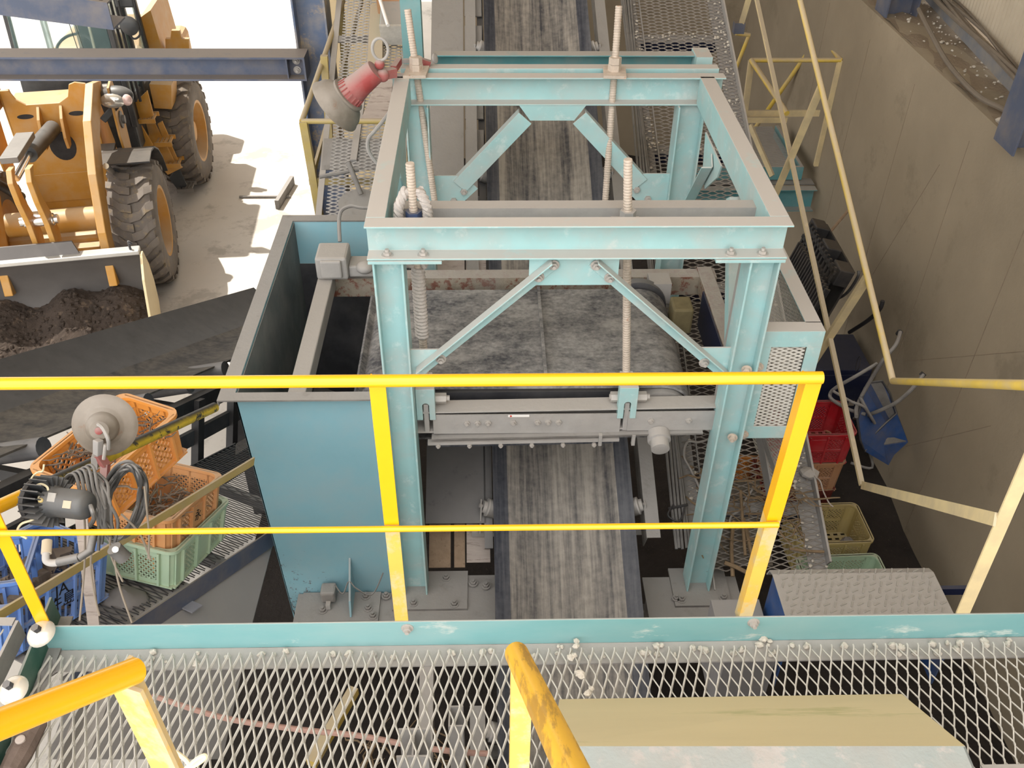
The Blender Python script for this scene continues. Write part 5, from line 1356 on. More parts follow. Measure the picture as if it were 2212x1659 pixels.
hang = [((262, 1110), (300, 1150), (318, 1190), (325, 1210)), ((312, 1050), (318, 1110), (322, 1160), (320, 1208)), ((182, 1110), (184, 1160), (182, 1230), (172, 1340)), ((245, 1190), (252, 1240), (262, 1280), (285, 1345)),
        ((205, 1160), (196, 1215), (205, 1290), (215, 1330)), ((238, 1160), (240, 1200), (262, 1250), (266, 1255))]
for h in hang: MB().tube(spline([AD(u_, v_, 2.8) for u_, v_ in h], 6), .0033, 6).build('hanging_cord', 'cable_dusty', co, True)
t = thing('pipe_hook', 'grey pipe hook with taped grip tied to the left railing post', 'hook', AD(150, 1205, 2.7))
MB().tube(spline([AD(101, 1170, 2.72), AD(99, 1195, 2.7), AD(100, 1211, 2.7), AD(112, 1216, 2.7), AD(130, 1214, 2.7)], 6), .011, 10).build('hook', 'dusty_steel', t, True)
MB().tube([AD(126, 1214, 2.7), AD(172, 1204, 2.69)], .0135, 12).build('grip', 'cable_black', t, True)
MB().tube([AD(170, 1205, 2.69), AD(195, 1190, 2.7), AD(203, 1150, 2.72)], .012, 12).build('grip', 'cable_black', t, True)
MB().tube([AD(100, 1196, 2.7), AD(102, 1168, 2.72)], .0145, 12).build('sleeve', 'siding', t, True)
t = thing('cord', 'thin white cord looped round the worn left rail', 'cord', AD(100, 1060, 2.8))
MB().tube(spline([AD(u_, v_, 2.8) for u_, v_ in ((95, 1003), (92, 1018), (82, 1020), (70, 1030), (62, 1050), (60, 1058))], 6), .003, 6).build('strand', 'white_cord', t, True)
MB().tube(spline([AD(u_, v_, 2.74) for u_, v_ in ((76, 1050), (90, 1046), (103, 1054), (100, 1068), (84, 1074), (86, 1095), (74, 1120), (46, 1132), (38, 1150), (58, 1163))], 6), .0036, 6).build('strand', 'white_cord', t, True)
t = thing('plug', 'grey cable plug with white face dangling right of the railing post', 'plug', AD(258, 1195, 2.75))
MB().tube([AD(246, 1184, 2.72), AD(268, 1205, 2.75)], .022, 14).build('body', 'cable_black', t, True)
MB().lathe(AD(249, 1187, 2.70), ray(249, 1187) * -1, [(.009, 0), (.009, .006), (.003, .007)], 16).build('face', 'white_sticker', t, True)

# ================================================================== RIGHT PIT: crates, wheelbarrow, cabinet, pallets
def upright(root, x, y, z, yaw=0): root.location = (x, y, z); root.rotation_euler = (0, 0, yaw)
stack = [('maroon_plastic', 'dark maroon crate at the bottom of the stack by the right pit wall'), ('tan_plastic', 'tan lattice crate in the middle of the stack under the red crate'), ('red_plastic', 'bright red lattice crate on top of the stack by the right pit wall')]
for k, (m_, lb) in enumerate(stack):
    cr = crate('crate', lb, m_, .52, .365, .29, 'diamond', True)
    upright(cr, 2.285 + .015 * k, 5.02 - .0 * k, PZ + .02 + .275 * k, .02)
cr = crate('crate', 'orange crate half hidden under the walkway mesh left of the yellow crate', 'orange_plastic', .52, .365, .29); upright(cr, 1.95, 4.95, PZ + .02, 1.5)
cr = crate('crate', 'pale yellow crate with grey lumps standing on the dark soil floor', 'yellow_plastic', .52, .365, .3); upright(cr, 2.4, 4.5, PZ + .02, .03)
mb = MB()
for k in range(4):
    o = MB().rock((0, 0, 0), .06, rs).build('stone', 'grey_plate', None)
    tag(o, 'smooth grey lump lying in the pale yellow crate', 'stone', 'lumps in the yellow crate'); o.location = (2.32 + .11 * k - .06, 4.45 + .06 * (k % 2), PZ + .08)
cr = crate('crate', 'pale green crate behind the checker plate step', 'green_plastic', .56, .37, .29); upright(cr, 2.38, 4.02, PZ + .02, .04)

# wheelbarrow leaning on the wall, tray towards the viewer
wb = thing('wheelbarrow', 'old blue wheelbarrow tipped up against the right concrete wall', 'wheelbarrow', (2.85, 5.0, PZ))
X_ = lambda u_, v_, x: AX(u_, v_, x)
rim = [X_(1868, 838, 2.68), X_(1880, 826, 2.74), X_(1905, 823, 2.82), X_(1922, 850, 2.9), X_(1937, 893, 2.96), X_(1912, 915, 2.88), X_(1888, 938, 2.8), X_(1868, 975, 2.74), X_(1858, 950, 2.68), X_(1852, 905, 2.64)]
cen = sum(rim, V()) / len(rim); dv = V((.2, -.04, -.25))
bot = [cen + (p - cen) * .62 + dv for p in rim]
n = len(rim); mb = MB(); mb.add(rim + bot, [(i, (i + 1) % n, n + (i + 1) % n, n + i) for i in range(n)] + [tuple(range(n, 2 * n))]); ob = mb.build('tray', 'blue_enamel', wb)
in_r = [cen + (p - cen) * .98 for p in rim]; in_b = [cen + (p - cen) * .6 + dv * .95 for p in rim]
mb = MB(); mb.add(in_r + in_b, [(i, (i + 1) % n, n + (i + 1) % n, n + i) for i in range(n)] + [tuple(range(n, 2 * n))]); mb.build('tray_lining', 'dark_dusty_steel', wb)
MB().tube(rim, .009, 8, closed=True).build('tray_rim', 'dark_steel', wb, True)
hx = 2.62
def tb(pts, r=.014, nm='handle', m='dark_dusty_steel'): MB().tube(spline([X_(u_, v_, x) for u_, v_, x in pts], 5), r, 9).build(nm, m, wb, True)
tb([(1945, 718, 2.9), (1935, 745, 2.82), (1910, 775, 2.74), (1880, 822, 2.7), (1852, 875, 2.64), (1850, 900, 2.6)])
tb([(1995, 808, 2.98), (1975, 835, 2.92), (1935, 870, 2.84), (1880, 895, 2.74), (1845, 905, 2.68)])
tb([(1895, 785, 2.74), (1850, 812, 2.6), (1805, 838, 2.5), (1793, 852, 2.48), (1800, 865, 2.48), (1835, 885, 2.6), (1870, 895, 2.7)], .013, 'leg_frame')
tb([(1800, 845, 2.48), (1840, 868, 2.58), (1868, 880, 2.66), (1890, 915, 2.76)], .01, 'leg_frame')
tb([(1858, 858, 2.64), (1875, 890, 2.7), (1888, 912, 2.78)], .012, 'leg_frame'); tb([(1838, 1000, 2.7), (1884, 1010, 2.86), (1872, 960, 2.8)], .01, 'leg_frame')
tb([(1940, 722, 2.9), (1945, 716, 2.905)], .02, 'grip', 'blackish'); tb([(1990, 812, 2.97), (1996, 806, 2.985)], .02, 'grip', 'blackish')

cb_ = thing('cabinet', 'dark navy tool cabinet standing between the guard and the concrete wall', 'cabinet', (2.95, 6.1, PZ))
MB().box(2.62, 3.08, 5.85, 6.35, PZ, -1.95).build('body', 'navy', cb_, bevel=.01)
MB().box(2.64, 3.06, 5.84, 5.85, PZ + .05, -2.0).build('door', 'navy', cb_)
MB().box(2.95, 3.0, 5.82, 5.84, -2.3, -2.25).build('latch', 'chrome', cb_)
tp_ = spline([AX(u_, v_, 2.9) for u_, v_ in ((1855, 585), (1852, 600), (1830, 632), (1800, 650), (1760, 665))], 6)
single(MB().tube(tp_, .012, 8), 'hose', 'cable_black', 'black hose hanging beside the leaning pallets', 'hose', tuple(tp_[0]), smooth=True)
for pts, lb in (([(1907, 650), (1900, 668), (1875, 692), (1835, 718)], 'black bent bar end rising above the navy cabinet against the wall'),):
    q = spline([AX(u_, v_, 2.95) for u_, v_ in pts], 6); single(MB().tube(q, .016, 9), 'bent_bar', 'blackish', lb, 'bar', tuple(q[0]), smooth=True)
pl = thing('plastic_pallet', 'dusty black plastic pallet leaning on edge against the concrete wall', 'pallet', (2.8, 6.0, PZ))
a, b, c_, d_ = AX(1752, 480, 2.55), AX(1807, 582, 2.72), AX(1795, 640, 2.45), AX(1748, 520, 2.3)
eu = (b - a); n_ = V((.9, -.25, .35)).normalized(); th = V((.16, 0, .05))
A_, B_, C_, D_ = AX(1751, 478, 2.6), AX(1808, 582, 2.6), AX(1790, 645, 2.5), AX(1760, 560, 2.5)
mb = MB()
o_ = A_; e1_ = (B_ - A_); L1 = e1_.length; e1_.normalize(); dn = V((-.25, -.1, -.96)).normalized(); dn = (dn - e1_ * dn.dot(e1_)).normalized(); nn = e1_.cross(dn)
if nn.x > 0: nn = -nn
for k in range(9): mb.obox(o_ + e1_ * L1 / 2 + dn * (.04 + k * .095), e1_, dn, nn, L1, .03, .02)
for k in range(12): mb.obox(o_ + e1_ * (L1 * (k + .5) / 12) + dn * .42, e1_, dn, nn, .025, .84, .02)
mb.build('deck', 'black_plastic', pl)
for f_ in (.06, .5, .94):
    MB().obox(o_ + e1_ * (L1 * f_) + dn * .05 - nn * .07, e1_, dn, nn, .16, .14, .12).build('foot', 'black_plastic', pl, bevel=.01)
    MB().obox(o_ + e1_ * (L1 * f_) + dn * .7 - nn * .07, e1_, dn, nn, .16, .14, .12).build('foot', 'black_plastic', pl, bevel=.01)
MB().obox(o_ + e1_ * L1 / 2 + dn * .42 - nn * .14, e1_, dn, nn, L1, .86, .015).build('back_deck', 'black_plastic', pl)
p2 = thing('ribbed_panel', 'dark ribbed plastic panel leaning left of the black pallet', 'panel', (2.4, 6.0, PZ))
A_, B_ = AX(1728, 522, 2.4), AX(1790, 628, 2.4); e1_ = B_ - A_; L1 = e1_.length; e1_.normalize(); dn = V((-.3, -.1, -.95)).normalized(); dn = (dn - e1_ * dn.dot(e1_)).normalized(); nn = e1_.cross(dn)
MB().obox(A_ + e1_ * L1 / 2 + dn * .3, e1_, dn, nn, L1, .6, .012).build('sheet', 'blackish', p2)
mb = MB()
for k in range(17): mb.obox(A_ + e1_ * (L1 * (k + .5) / 17) + dn * .3, e1_, dn, nn, .014, .6, .04)
mb.build('rib', 'black_plastic', p2)
a, b = AX(1832, 455, 3.0), AX(1700, 612, 2.3)
single(MB().tube([a, b], .013, 8), 'broom_handle', 'wood', 'brown wooden broom handle leaning across the black pallet', 'handle', tuple(a), smooth=True)

# ================================================================== BELOW THE PLATFORM
rs = random.Random(21); mb = MB()
for k in range(900):
    p = V((rs.uniform(-.9, 1.6), rs.uniform(1.0, 3.0), PZ + .04 + .22 * rs.random() * rs.random())); twig(mb, p, rs.uniform(.1, .32), rs.uniform(0, 6.3), rs.uniform(-.3, .4), rs.uniform(.003, .009))
single(mb, 'root_litter', 'twig', 'heap of dry roots and straw on the soil floor seen through the platform mesh', 'roots', (.3, 1.8, PZ), kind='stuff')
p = [AZ(u_, v_, -.6) for u_, v_ in ((330, 1503), (480, 1550), (640, 1575), (780, 1590), (900, 1613), (1000, 1625), (1060, 1628))]
single(MB().tube(spline(p, 6), .011, 8), 'hose', 'skin_pink_rope', 'dusty pink hose stretched below the platform mesh', 'hose', tuple(p[0]), smooth=True)
single(MB().bar(AZ(765, 1490, -1.6), AZ(672, 1650, -1.6), .05, .05), 'bar', 'yellow_dusty', 'yellow bar lying below the platform mesh left of the belt', 'bar', tuple(AZ(700, 1600, -1.6)))
t = thing('support_column', 'grey dusty support column below the platform left of the belt', 'column', (-.24, 1.5, PZ))
MB().sect(V((-.3, 1.55, PZ)), V((-.3, 1.55, -.14)), hpoly(.1, .1, .007, .006), UX, UYv).build('column', 'dusty_steel', t)
MB().sect(V((-.15, 1.75, PZ)), V((-.15, 1.75, -.3)), cpoly(.08, .05, .006), UX, UYv).build('brace', 'dusty_steel', t)
t = thing('support_column', 'dusty tan support column below the platform right of the belt', 'column', (.95, 1.7, PZ))
MB().sect(V((.95, 1.62, PZ)), V((.95, 1.62, -.14)), hpoly(.1, .1, .007, .006), UX, UYv).build('column', 'pale_board', t)
MB().box(1.15, 1.4, 1.6, 1.85, PZ, -.4).build('block', 'wood', t)
# ================================================================== WHEEL LOADER
LO, LYAW = V((-4.47, 8.9, GZ)), math.radians(4.5)
ldr = thing('wheel_loader', 'yellow wheel loader with black cab facing the plant, bucket down', 'wheel loader', LO)
ldr.rotation_euler = (0, 0, LYAW)
FA = math.radians(6); FRONT = True
def lb(mb, name, m, parent=None, **kw):
    """loader parts are written in the loader's own frame"""
    par = parent or ldr
    if FRONT:
        Rf = Matrix.Rotation(FA, 3, 'Z'); mb.v = [tuple(Rf @ V(x)) for x in mb.v]
    mb.v = [tuple(V(x) + LO) for x in mb.v]
    return mb.build(name, m, par, **kw)
RT, WT = .67, .46
def tire_mesh():
    mb = MB(); R, w = RT, WT / 2
    prof = [(.36, -w + .03), (.40, -w + .005), (.50, -w - .005), (.58, -w + .005), (R - .045, -w + .03), (R - .03, -w + .07), (R - .03, w - .07), (R - .045, w - .03), (.58, w - .005), (.50, w + .005), (.40, w - .005), (.36, w - .03)]
    mb.lathe((0, 0, 0), UX, prof + [prof[0]], 56, UZ, False)
    for k in range(22):
        for s_ in (-1, 1):
            a0 = 2 * PI * (k + (.5 if s_ > 0 else 0)) / 22
            pts = []
            for i, (xx, da) in enumerate(((s_ * .015 - s_ * .03, .17), (s_ * .09, .13), (s_ * .15, .04), (s_ * (w - .005), -.03))):
                a = a0 + da; pts.append((xx, a))
            for i in range(3):
                (xa, aa), (xb, ab) = pts[i], pts[i + 1]; vs = []
                for r_ in (R - .04, R):
                    rr_ = r_ if abs(xb) < w - .02 else r_
                    for (x_, a_, da_) in ((xa, aa, -.062), (xb, ab, -.066), (xb, ab, .066), (xa, aa, .062)):
                        q = r_ - (.03 if abs(x_) > w - .02 else 0)
                        vs.append((x_, math.cos(a_ + da_) * q, math.sin(a_ + da_) * q))
                mb.add(vs, [(0, 3, 2, 1), (4, 5, 6, 7), (0, 1, 5, 4), (1, 2, 6, 5), (2, 3, 7, 6), (3, 0, 4, 7)])
    return mb
def rim_mesh(s_):
    mb = MB(); w = WT / 2 * s_
    mb.lathe((0, 0, 0), UX * s_, [(.37, -.2), (.37, .19), (.395, .2), (.395, .215), (.35, .21), (.33, .16), (.31, .12), (.29, .06), (.2, .05), (.19, .09), (.13, .1), (.12, .14), (.001, .145)], 36, UZ)
    for k in range(10):
        a = 2 * PI * k / 10; mb.tube([(s_ * .05, .24 * math.cos(a), .24 * math.sin(a)), (s_ * .075, .24 * math.cos(a), .24 * math.sin(a))], .016, 6)
    return mb
protos = {}
for i, (x, y, s_) in enumerate(((.76, 0, 1), (.76, 2.5, 1), (-.76, 0, -1), (-.76, 2.5, -1))):
    c = V((x, y, RT))
    if 't' not in protos:
        mb = tire_mesh(); w_ = mb.build('wheel', 'tire_rubber', None, True); protos['t'] = w_
    else: w_ = protos['t'].copy(); COL.objects.link(w_)
    w_.parent = ldr; w_.location = c if y > 1 else Matrix.Rotation(FA, 3, 'Z') @ c; w_.rotation_euler = (0, 0, 0 if y > 1 else FA)
    if s_ not in protos:
        r_ = rim_mesh(s_).build('rim', 'loader_yellow', None, True); protos[s_] = r_
    else: r_ = protos[s_].copy(); COL.objects.link(r_)
    r_.parent = w_
# front frame tower
y = .42
mb = MB(); out = [(-.36, .7), (.42, .7), (.43, 1.2), (.46, 1.95), (.46, 2.06), (.36, 2.08), (.3, 2.06), (.26, 1.94), (.16, 1.88), (-.16, 1.88), (-.24, 1.94), (-.28, 2.04), (-.38, 2.04), (-.38, 1.9)]
mb.prism([V((a, y, b)) for a, b in out], (0, .03, 0))
for x in (-.38, .44): mb.prism([V((x, y, .7)), V((x, y, 2.04)), V((x, y + .3, 1.95)), V((x, y + .6, 1.2)), V((x, y + .6, .7))], (.025, 0, 0))
lb(mb, 'front_frame', 'loader_yellow', bevel=.006)
lb(MB().box(-.34, .42, y + .03, y + .4, 1.84, 1.87), 'top_plate', 'loader_yellow')
for cx, cz, rx, rz in ((-.2, 1.76, .08, .025), (.3, 1.76, .08, .025), (.07, 1.42, .13, .16)):
    pts = [V((cx + rx * math.cos(2 * PI * k / 24), y - .003, cz + rz * math.sin(2 * PI * k / 24))) for k in range(24)]; lb(MB().prism(pts, (0, .004, 0)), 'opening', 'blackish')
for x in (-.07, .15): 
    mb = MB().prism([V((x, y, 1.86)), V((x, y - .12, 1.76)), V((x, y - .2, 1.58)), V((x, y - .18, 1.46)), V((x, y - .08, 1.46)), V((x, y, 1.6))], (.03, 0, 0))
    lb(mb, 'cylinder_mount', 'loader_yellow', bevel=.005)
lb(MB().box(-.3, .36, y - .01, y, .8, 1.12), 'cover_plate', 'loader_yellow', bevel=.004)
lb(MB().prism([V((-.34, y, .72)), V((.4, y, .72)), V((.34, -.35, .62)), V((-.3, -.35, .62))], (0, 0, -.12)), 'frame_apron', 'loader_yellow', bevel=.01)
lb(MB().box(-.6, .6, -.25, .25, .45, .72), 'axle_housing', 'loader_yellow', bevel=.05)
lb(MB().cyl((-.6, 0, RT), (.6, 0, RT), .14, 20), 'axle', 'loader_grey', smooth=True)
lb(MB().cyl((-.44, -.42, .98), (.46, -.42, .98), .12, 24), 'cross_tube', 'loader_yellow', smooth=True)
lb(MB().box(-.3, .3, -.5, -.1, .3, .55), 'lower_frame', 'loader_yellow', bevel=.04)
# lift arms
for s_ in (-1, 1):
    x = .49 * s_ + .04
    path = [(.62, 1.92), (.3, 1.98), (-.15, 1.8), (-.5, 1.45), (-.78, 1.0), (-.95, .5)]
    wid = [.09, .13, .15, .15, .12, .09]
    up_, lo_ = [], []
    for i, (a, b) in enumerate(path):
        p0, p1 = path[max(i - 1, 0)], path[min(i + 1, len(path) - 1)]; dx, dz = p1[0] - p0[0], p1[1] - p0[1]; l = math.hypot(dx, dz)
        nx_, nz_ = -dz / l, dx / l; up_.append((a - nx_ * wid[i], b - nz_ * wid[i])); lo_.append((a + nx_ * wid[i], b + nz_ * wid[i]))
    mb = MB().prism([V((x - .04, a, b)) for a, b in up_ + lo_[::-1]], (.08, 0, 0))
    lb(mb, 'lift_arm', 'loader_yellow', bevel=.008)
    lb(MB().cyl((x - .1, .6, 1.92), (x + .1, .6, 1.92), .06, 16), 'pin', 'loader_grey', smooth=True)
    _lc = lb(MB().cyl((x + s_ * .085, .5, .85), (x + s_ * .085, -.1, 1.3), .055, 14), 'lift_cylinder', 'blackish', smooth=True)
    lb(MB().cyl((x + s_ * .085, -.1, 1.3), (x + s_ * .085, -.35, 1.5), .03, 12), 'cylinder_rod', 'chrome', _lc, smooth=True)
    mb = MB().prism([V((x + s_ * .12, .66, 2.02)), V((x + s_ * .12, .42, 2.0)), V((x + s_ * .12, .38, 1.5)), V((x + s_ * .12, .45, 1.1)), V((x + s_ * .12, .75, 1.1)), V((x + s_ * .12, .8, 1.6))], (s_ * .025, 0, 0))
    lb(mb, 'tower_side_plate', 'loader_yellow', bevel=.005)
    c = V((x + s_ * .15, .58, 1.6)); mb = MB().lathe(c, UX * s_, [(.09, -.02), (.09, .01), (.045, .015), (.045, .04), (.001, .045)], 20); lb(mb, 'pin_cap', 'loader_grey', smooth=True)
# tilt linkage
_tc2 = lb(MB().cyl((.05, y - .1, 1.66), (-.02, -.45, 1.72), .08, 18), 'tilt_cylinder', 'cab_black', smooth=True)
dq = V((.08, .98, .02)).normalized()
lb(MB().obox((-.05, -.6, 1.86), dq, UX, UX.cross(dq) * -1, .55, .16, .06), 'cylinder_guard', 'loader_grey', _tc2, bevel=.005)
lb(MB().cyl((-.02, -.45, 1.72), (-.05, -.92, 1.7), .035, 12), 'cylinder_rod', 'chrome', _tc2, smooth=True)
for x in (-.09, .07):
    pts = [(-.86, 1.8), (-.98, 1.72), (-.92, 1.5), (-.8, 1.25), (-.74, 1.05), (-.8, .86), (-.92, .84), (-.98, 1.05), (-.99, 1.25), (-1.06, 1.5), (-1.08, 1.72), (-1.0, 1.82)]
    lb(MB().prism([V((x, a, b)) for a, b in pts], (.05, 0, 0)), 'bell_crank', 'loader_yellow', bevel=.006)
lb(MB().lathe((-.16, -.88, 1.24), UX, [(.001, 0), (.045, 0), (.045, .03), (.06, .04), (.06, .3), (.045, .31), (.045, .34), (.001, .34)], 18), 'crank_pin', 'chrome', smooth=True)
mb = MB(); mb.bar((.0, -.88, .9), (.02, -.84, .55), .09, .11); lb(mb, 'bucket_link', 'loader_yellow', bevel=.02)
# bucket
bk = [(-1.72, .03), (-1.3, .04), (-1.08, .1), (-.96, .28), (-.93, .5), (-.97, .72), (-1.08, .92)]
bw0, bw1 = -1.02, .88
mb = MB(); k = len(bk); outer = [(a + (.02 if i > 2 else 0), b - (.02 if i < 4 else 0)) for i, (a, b) in enumerate(bk)]
poly = bk + outer[::-1]
mb.add([(bw0, a, b) for a, b in poly] + [(bw1, a, b) for a, b in poly], [(i, (i + 1) % (2 * k), 2 * k + (i + 1) % (2 * k), 2 * k + i) for i in range(2 * k)])
bko = lb(mb, 'bucket_shell', 'bucket_steel', smooth=True)
for x, s_ in ((bw0, -1), (bw1, 1)):
    sp = bk + [(-1.14, .92), (-1.33, .74), (-1.52, .36)]
    lb(MB().prism([V((x, a, b)) for a, b in sp], (s_ * .025, 0, 0)), 'bucket_side', 'loader_yellow' if False else 'bucket_side', bevel=.003)
lb(MB().box(bw0, bw1, -1.14, -1.03, .91, .96), 'bucket_top_edge', 'sunlit_edge', bevel=.01)
mb = MB().prism([V((-.85, -1.09, .955)), V((.33, -1.09, .955)), V((.28, -1.04, 1.07)), V((-.8, -1.04, 1.07))], (0, .02, 0)); lb(mb, 'spill_guard', 'bucket_steel')
lb(MB().box(bw0, bw1, -1.8, -1.66, .015, .045), 'cutting_edge', 'loader_grey')
lb(MB().tube(spline([V((.8, -1.1, .94)), V((.8, -1.1, 1.03)), V((.81, -1.13, 1.06)), V((.83, -1.12, 1.03))], 4), .012, 8), 'hook', 'dark_steel', smooth=True)
# cab
FRONT = False
cz0, cz1, cy0, cy1, cx0, cx1 = .95, 2.75, 1.3, 2.5, -.58, .55
mb = MB()
mb.box(cx0, cx1, cy0, cy1, cz0, cz0 + .55); lb(mb, 'cab_base', 'cab_black', bevel=.03)
mb = MB().prism([V((cx0 + .05, cy0 - .01, cz0 + .3)), V((cx1 - .05, cy0 - .01, cz0 + .3)), V((cx1 - .05, cy0 + .02, 1.95)), V((cx0 + .05, cy0 + .02, 1.95))], (0, .03, 0)); lb(mb, 'front_panel', 'cab_black')
for x, yy in ((cx0, cy0 + .1), (cx1, cy0 + .0), (cx0, cy1), (cx1, cy1), (cx1, cy0 + .6)):
    lb(MB().bar((x, yy, cz0 + .3), (x * .93, yy + (.1 if yy < 2 else -.03), cz1), .06, .07, UYv), 'pillar', 'cab_black', bevel=.01)
lb(MB().box(cx0 - .02, cx1 + .02, cy0 - .0, cy1 + .1, cz1, cz1 + .14), 'roof', 'cab_black', bevel=.05)
lb(MB().prism([V((cx0 + .04, cy0 + .06, 1.96)), V((cx1 - .05, cy0 + .02, 1.96)), V((cx1 - .09, cy0 + .1, cz1)), V((cx0 + .08, cy0 + .12, cz1))], (0, .008, 0)), 'windscreen', 'cab_glass')
lb(MB().prism([V((cx1 - .01, cy0 + .08, 1.55)), V((cx1 - .01, cy1 - .08, 1.55)), V((cx1 - .05, cy1 - .1, cz1)), V((cx1 - .05, cy0 + .16, cz1))], (.008, 0, 0)), 'side_window', 'cab_glass')
lb(MB().box(-.2, .3, 1.9, 2.3, 1.5, 1.68), 'seat', 'cab_black', bevel=.04)
lb(MB().box(-.15, .25, 2.2, 2.34, 1.68, 2.3), 'seat_back', 'cab_black', bevel=.05)
sw_c = V((.0, 1.66, 2.02)); nn = V((0, -.55, .83)).normalized(); d, u, w = frame_of(nn)
lb(MB().tube([sw_c + (u * math.cos(2 * PI * q / 28) + w * math.sin(2 * PI * q / 28)) * .2 for q in range(28)], .016, 8, closed=True), 'steering_wheel', 'cab_black', smooth=True)
lb(MB().cyl(sw_c, sw_c + V((0, -.08, -.4)), .03, 10), 'steering_column', 'cab_black')
lb(MB().box(-.3, .1, 1.42, 1.56, 1.7, 2.0), 'dashboard', 'cab_black', bevel=.04)
lb(MB().bar((.3, cy0 + .06, 1.74), (.3, cy0 + .1, 2.6), .02, .03), 'wiper', 'siding')
for x in (.1, .16): lb(MB().bar((x + .06, cy0 + .03, 1.74), (x, cy0 + .08, 2.5), .006, .006), 'wiper_arm', 'blackish')
lb(MB().box(.4, .5, 1.85, 1.95, 1.75, 2.5), 'curtain', 'wood', bevel=.02)
for x in (cx1 + .04, cx1 + .09): lb(MB().tube([(x, cy0 + .1, 1.5), (x - .04, cy0 + .2, 2.75)], .015, 8), 'grab_bar', 'blackish', smooth=True)
IR = Matrix.Rotation(-LYAW, 3, 'Z')
def LW(u_, v_, yy): return IR @ (AY(u_, v_, LO.y + yy) - LO)
# mirrors and headlight
mc = LW(279, 56, 1.35)
lb(MB().lathe(mc, V((.1, 1, -.1)), [(.02, -.03), (.08, -.02), (.1, 0), (.1, .008), (.001, .01)], 24), 'mirror', 'cab_black', smooth=True)
lb(MB().tube(spline([mc, mc + V((-.12, .02, -.03)), V((cx1, cy0 + .1, mc.z))], 5), .01, 7), 'mirror_arm', 'blackish', smooth=True)
gl = [LW(u_, v_, 1.37) for u_, v_ in ((290, 0), (296, 40), (303, 70), (296, 82), (286, 82), (278, 68), (262, 30), (255, 0))]
lb(MB().tube(spline(gl, 6), .011, 7), 'guard_loop', 'blackish', smooth=True)
c = LW(268, 5, 1.42); lb(MB().box(c.x - .1, c.x + .1, c.y, c.y + .06, c.z - .06, c.z + .3), 'mirror_housing', 'cab_black', bevel=.02)
hc = LW(250, 214, .55)
_hh = lb(MB().ball(hc + V((0, .06, .01)), .17, 20, 12, (1, .6, .62)), 'headlight_housing', 'cab_black', smooth=True)
lb(MB().ball(hc + V((-.03, -.015, -.01)), .128, 18, 10, (1, .45, .62)), 'headlight_lens', 'lens_clear', _hh, smooth=True)
lb(MB().ball(hc + V((.11, -.005, -.01)), .055, 14, 8, (1, .8, 1.1)), 'indicator_lens', 'lens_pink', _hh, smooth=True)
lb(MB().bar(hc + V((-.2, .05, -.24)), hc + V((-.02, .05, -.08)), .05, .07), 'headlight_bracket', 'cab_black', bevel=.008)
# fenders
FRONT = True
mb = MB(); prev = None
for k in range(5):
    a0, a1 = math.radians(18 + 17 * k), math.radians(18 + 17 * (k + 1)); r_ = RT + .1
    P = lambda x, a: V((x, math.cos(a) * r_, RT + math.sin(a) * r_))
    mb.prism([P(.5, a0), P(1.0, a0), P(1.0, a1), P(.5, a1)], (0, .0, .018))
lb(mb, 'front_fender', 'black_plastic')
lb(MB().box(.42, .6, -.05, .4, 1.38, 1.42), 'fender_bracket', 'cab_black')
lb(MB().prism([V((.58, -.1, 1.26)), V((.72, -.1, 1.18)), V((.64, -.1, 1.14)), V((.58, -.1, 1.0))], (0, .02, 0)), 'fender_stay', 'siding')
FRONT = False
# access steps, rear body
sp = lambda pts, yy, m, name, th=.025: lb(MB().prism([LW(u_, v_, yy) for u_, v_ in pts], (0, th, 0)), name, m, bevel=.003)
sp([(305, 268), (335, 268), (355, 305), (378, 352), (395, 362), (362, 378), (340, 345)], 1.75, 'loader_yellow', 'step_stringer')
sp([(262, 250), (318, 196), (332, 250), (300, 262), (340, 330), (285, 330)], 1.55, 'loader_yellow', 'step_panel')
for i, (u_, v_, yy) in enumerate(((300, 262, 1.5), (337, 312, 1.6), (357, 358, 1.7), (385, 412, 1.8))):
    c = LW(u_, v_, yy); mb = MB()
    for q in range(4): mb.box(c.x + q * .048, c.x + q * .048 + .026, c.y - .02, c.y + .2, c.z, c.z + .022)
    mb.box(c.x - .01, c.x + .19, c.y - .03, c.y - .01, c.z - .02, c.z + .03); mb.box(c.x - .01, c.x + .19, c.y + .19, c.y + .21, c.z - .02, c.z + .03)
    lb(mb, 'step', 'loader_yellow' if i < 3 else 'loader_grey')
sp([(365, 385), (385, 358), (403, 400), (390, 418)], 1.85, 'cab_black', 'step_side')
sp([(340, 268), (350, 262), (366, 298), (352, 300)], 1.75, 'loader_yellow', 'step_side'); sp([(358, 318), (368, 310), (384, 345), (372, 350)], 1.8, 'loader_yellow', 'step_side')
lb(MB().box(-.6, .5, 2.5, 3.9, .95, 1.75), 'engine_hood', 'loader_yellow', bevel=.08)
sp([(300, 112), (300, 40), (325, 22), (352, 112)], 2.6, 'loader_yellow', 'hood_top', .9)
lb(MB().box(-.75, .7, 3.7, 4.2, .7, 1.5), 'counterweight', 'loader_yellow', bevel=.08)
sp([(322, 182), (370, 184), (371, 236), (333, 234)], 1.95, 'loader_yellow', 'fender_box', .35)
sp([(357, 84), (408, 84), (410, 125), (358, 125)], 2.7, 'loader_yellow', 'rear_bracket', .06)
sp([(370, 66), (388, 66), (392, 84), (368, 84)], 2.7, 'loader_yellow', 'rear_bracket', .06)
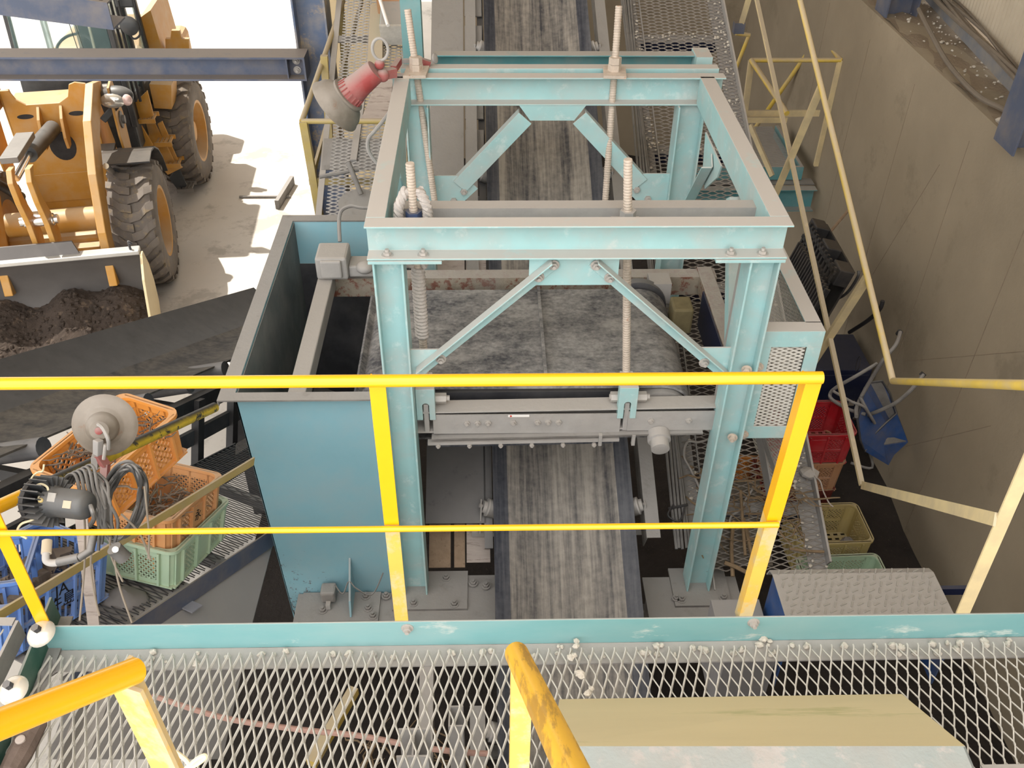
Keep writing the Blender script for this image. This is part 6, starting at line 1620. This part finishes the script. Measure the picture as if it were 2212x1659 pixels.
lb(MB().box(-.4, .4, .9, 2.6, .5, 1.0), 'chassis', 'cab_black', bevel=.03)
lb(MB().cyl((-.6, 2.5, RT), (.6, 2.5, RT), .14, 18), 'axle', 'loader_grey', smooth=True)
# soil in the bucket
rs = random.Random(4); nx, ny = 90, 40; mb = MB(); R3 = Matrix.Rotation(LYAW + FA, 3, 'Z')
for j in range(ny + 1):
    for i in range(nx + 1):
        x = bw0 + .01 + (bw1 - bw0 - .02) * i / nx; t_ = j / ny; yy = -1.62 + .68 * t_
        z = .05 + .46 * min(1, t_ * 1.35) ** .8 * (.82 + .12 * math.sin(x * 5) + .1 * math.sin(x * 11 + 1) - .22 * math.exp(-((x + .35) / .25) ** 2 - ((t_ - .5) / .3) ** 2)) + rs.uniform(-.012, .012)
        if t_ > .72: z = min(z, .52 + .05 * math.sin(x * 7))
        mb.v.append(tuple(LO + R3 @ V((x, yy, z))))
mb.f = [(j * (nx + 1) + i, j * (nx + 1) + i + 1, (j + 1) * (nx + 1) + i + 1, (j + 1) * (nx + 1) + i) for j in range(ny) for i in range(nx)]
so = single(mb, 'soil_heap', 'bucket_soil', 'dark crumbly soil heaped in the loader bucket', 'soil', tuple(LO + R3 @ V((0, -1.4, .05))), kind='stuff', smooth=True)
mb = MB()
for k in range(350):
    i, j = rs.randint(3, nx - 3), rs.randint(1, int(ny * .85))
    p = V(so.data.vertices[j * (nx + 1) + i].co) + so.location; mb.rock(p, rs.uniform(.008, .03), rs)
single(mb, 'soil_clods', 'bucket_soil', 'loose clods on the soil in the loader bucket', 'clods', tuple(so.location), kind='stuff')
# low kerb plate and seam on the yard
single(MB().box(-3.2, -2.55, 10.9, 10.93, GZ, GZ + .03), 'floor_strip', 'dark_dusty_steel', 'thin dark strip lying across the yard beside the loader', 'strip', (-2.9, 10.9, GZ))
a, b = AZ(600, 452, GZ), AZ(633, 398, GZ)
single(MB().bar(a + V((0, 0, .06)), b + V((0, 0, .06)), .05, .12), 'kerb_block', 'dark_dusty_steel', 'small dark kerb block on the bright yard near the blue column', 'block', tuple(a))
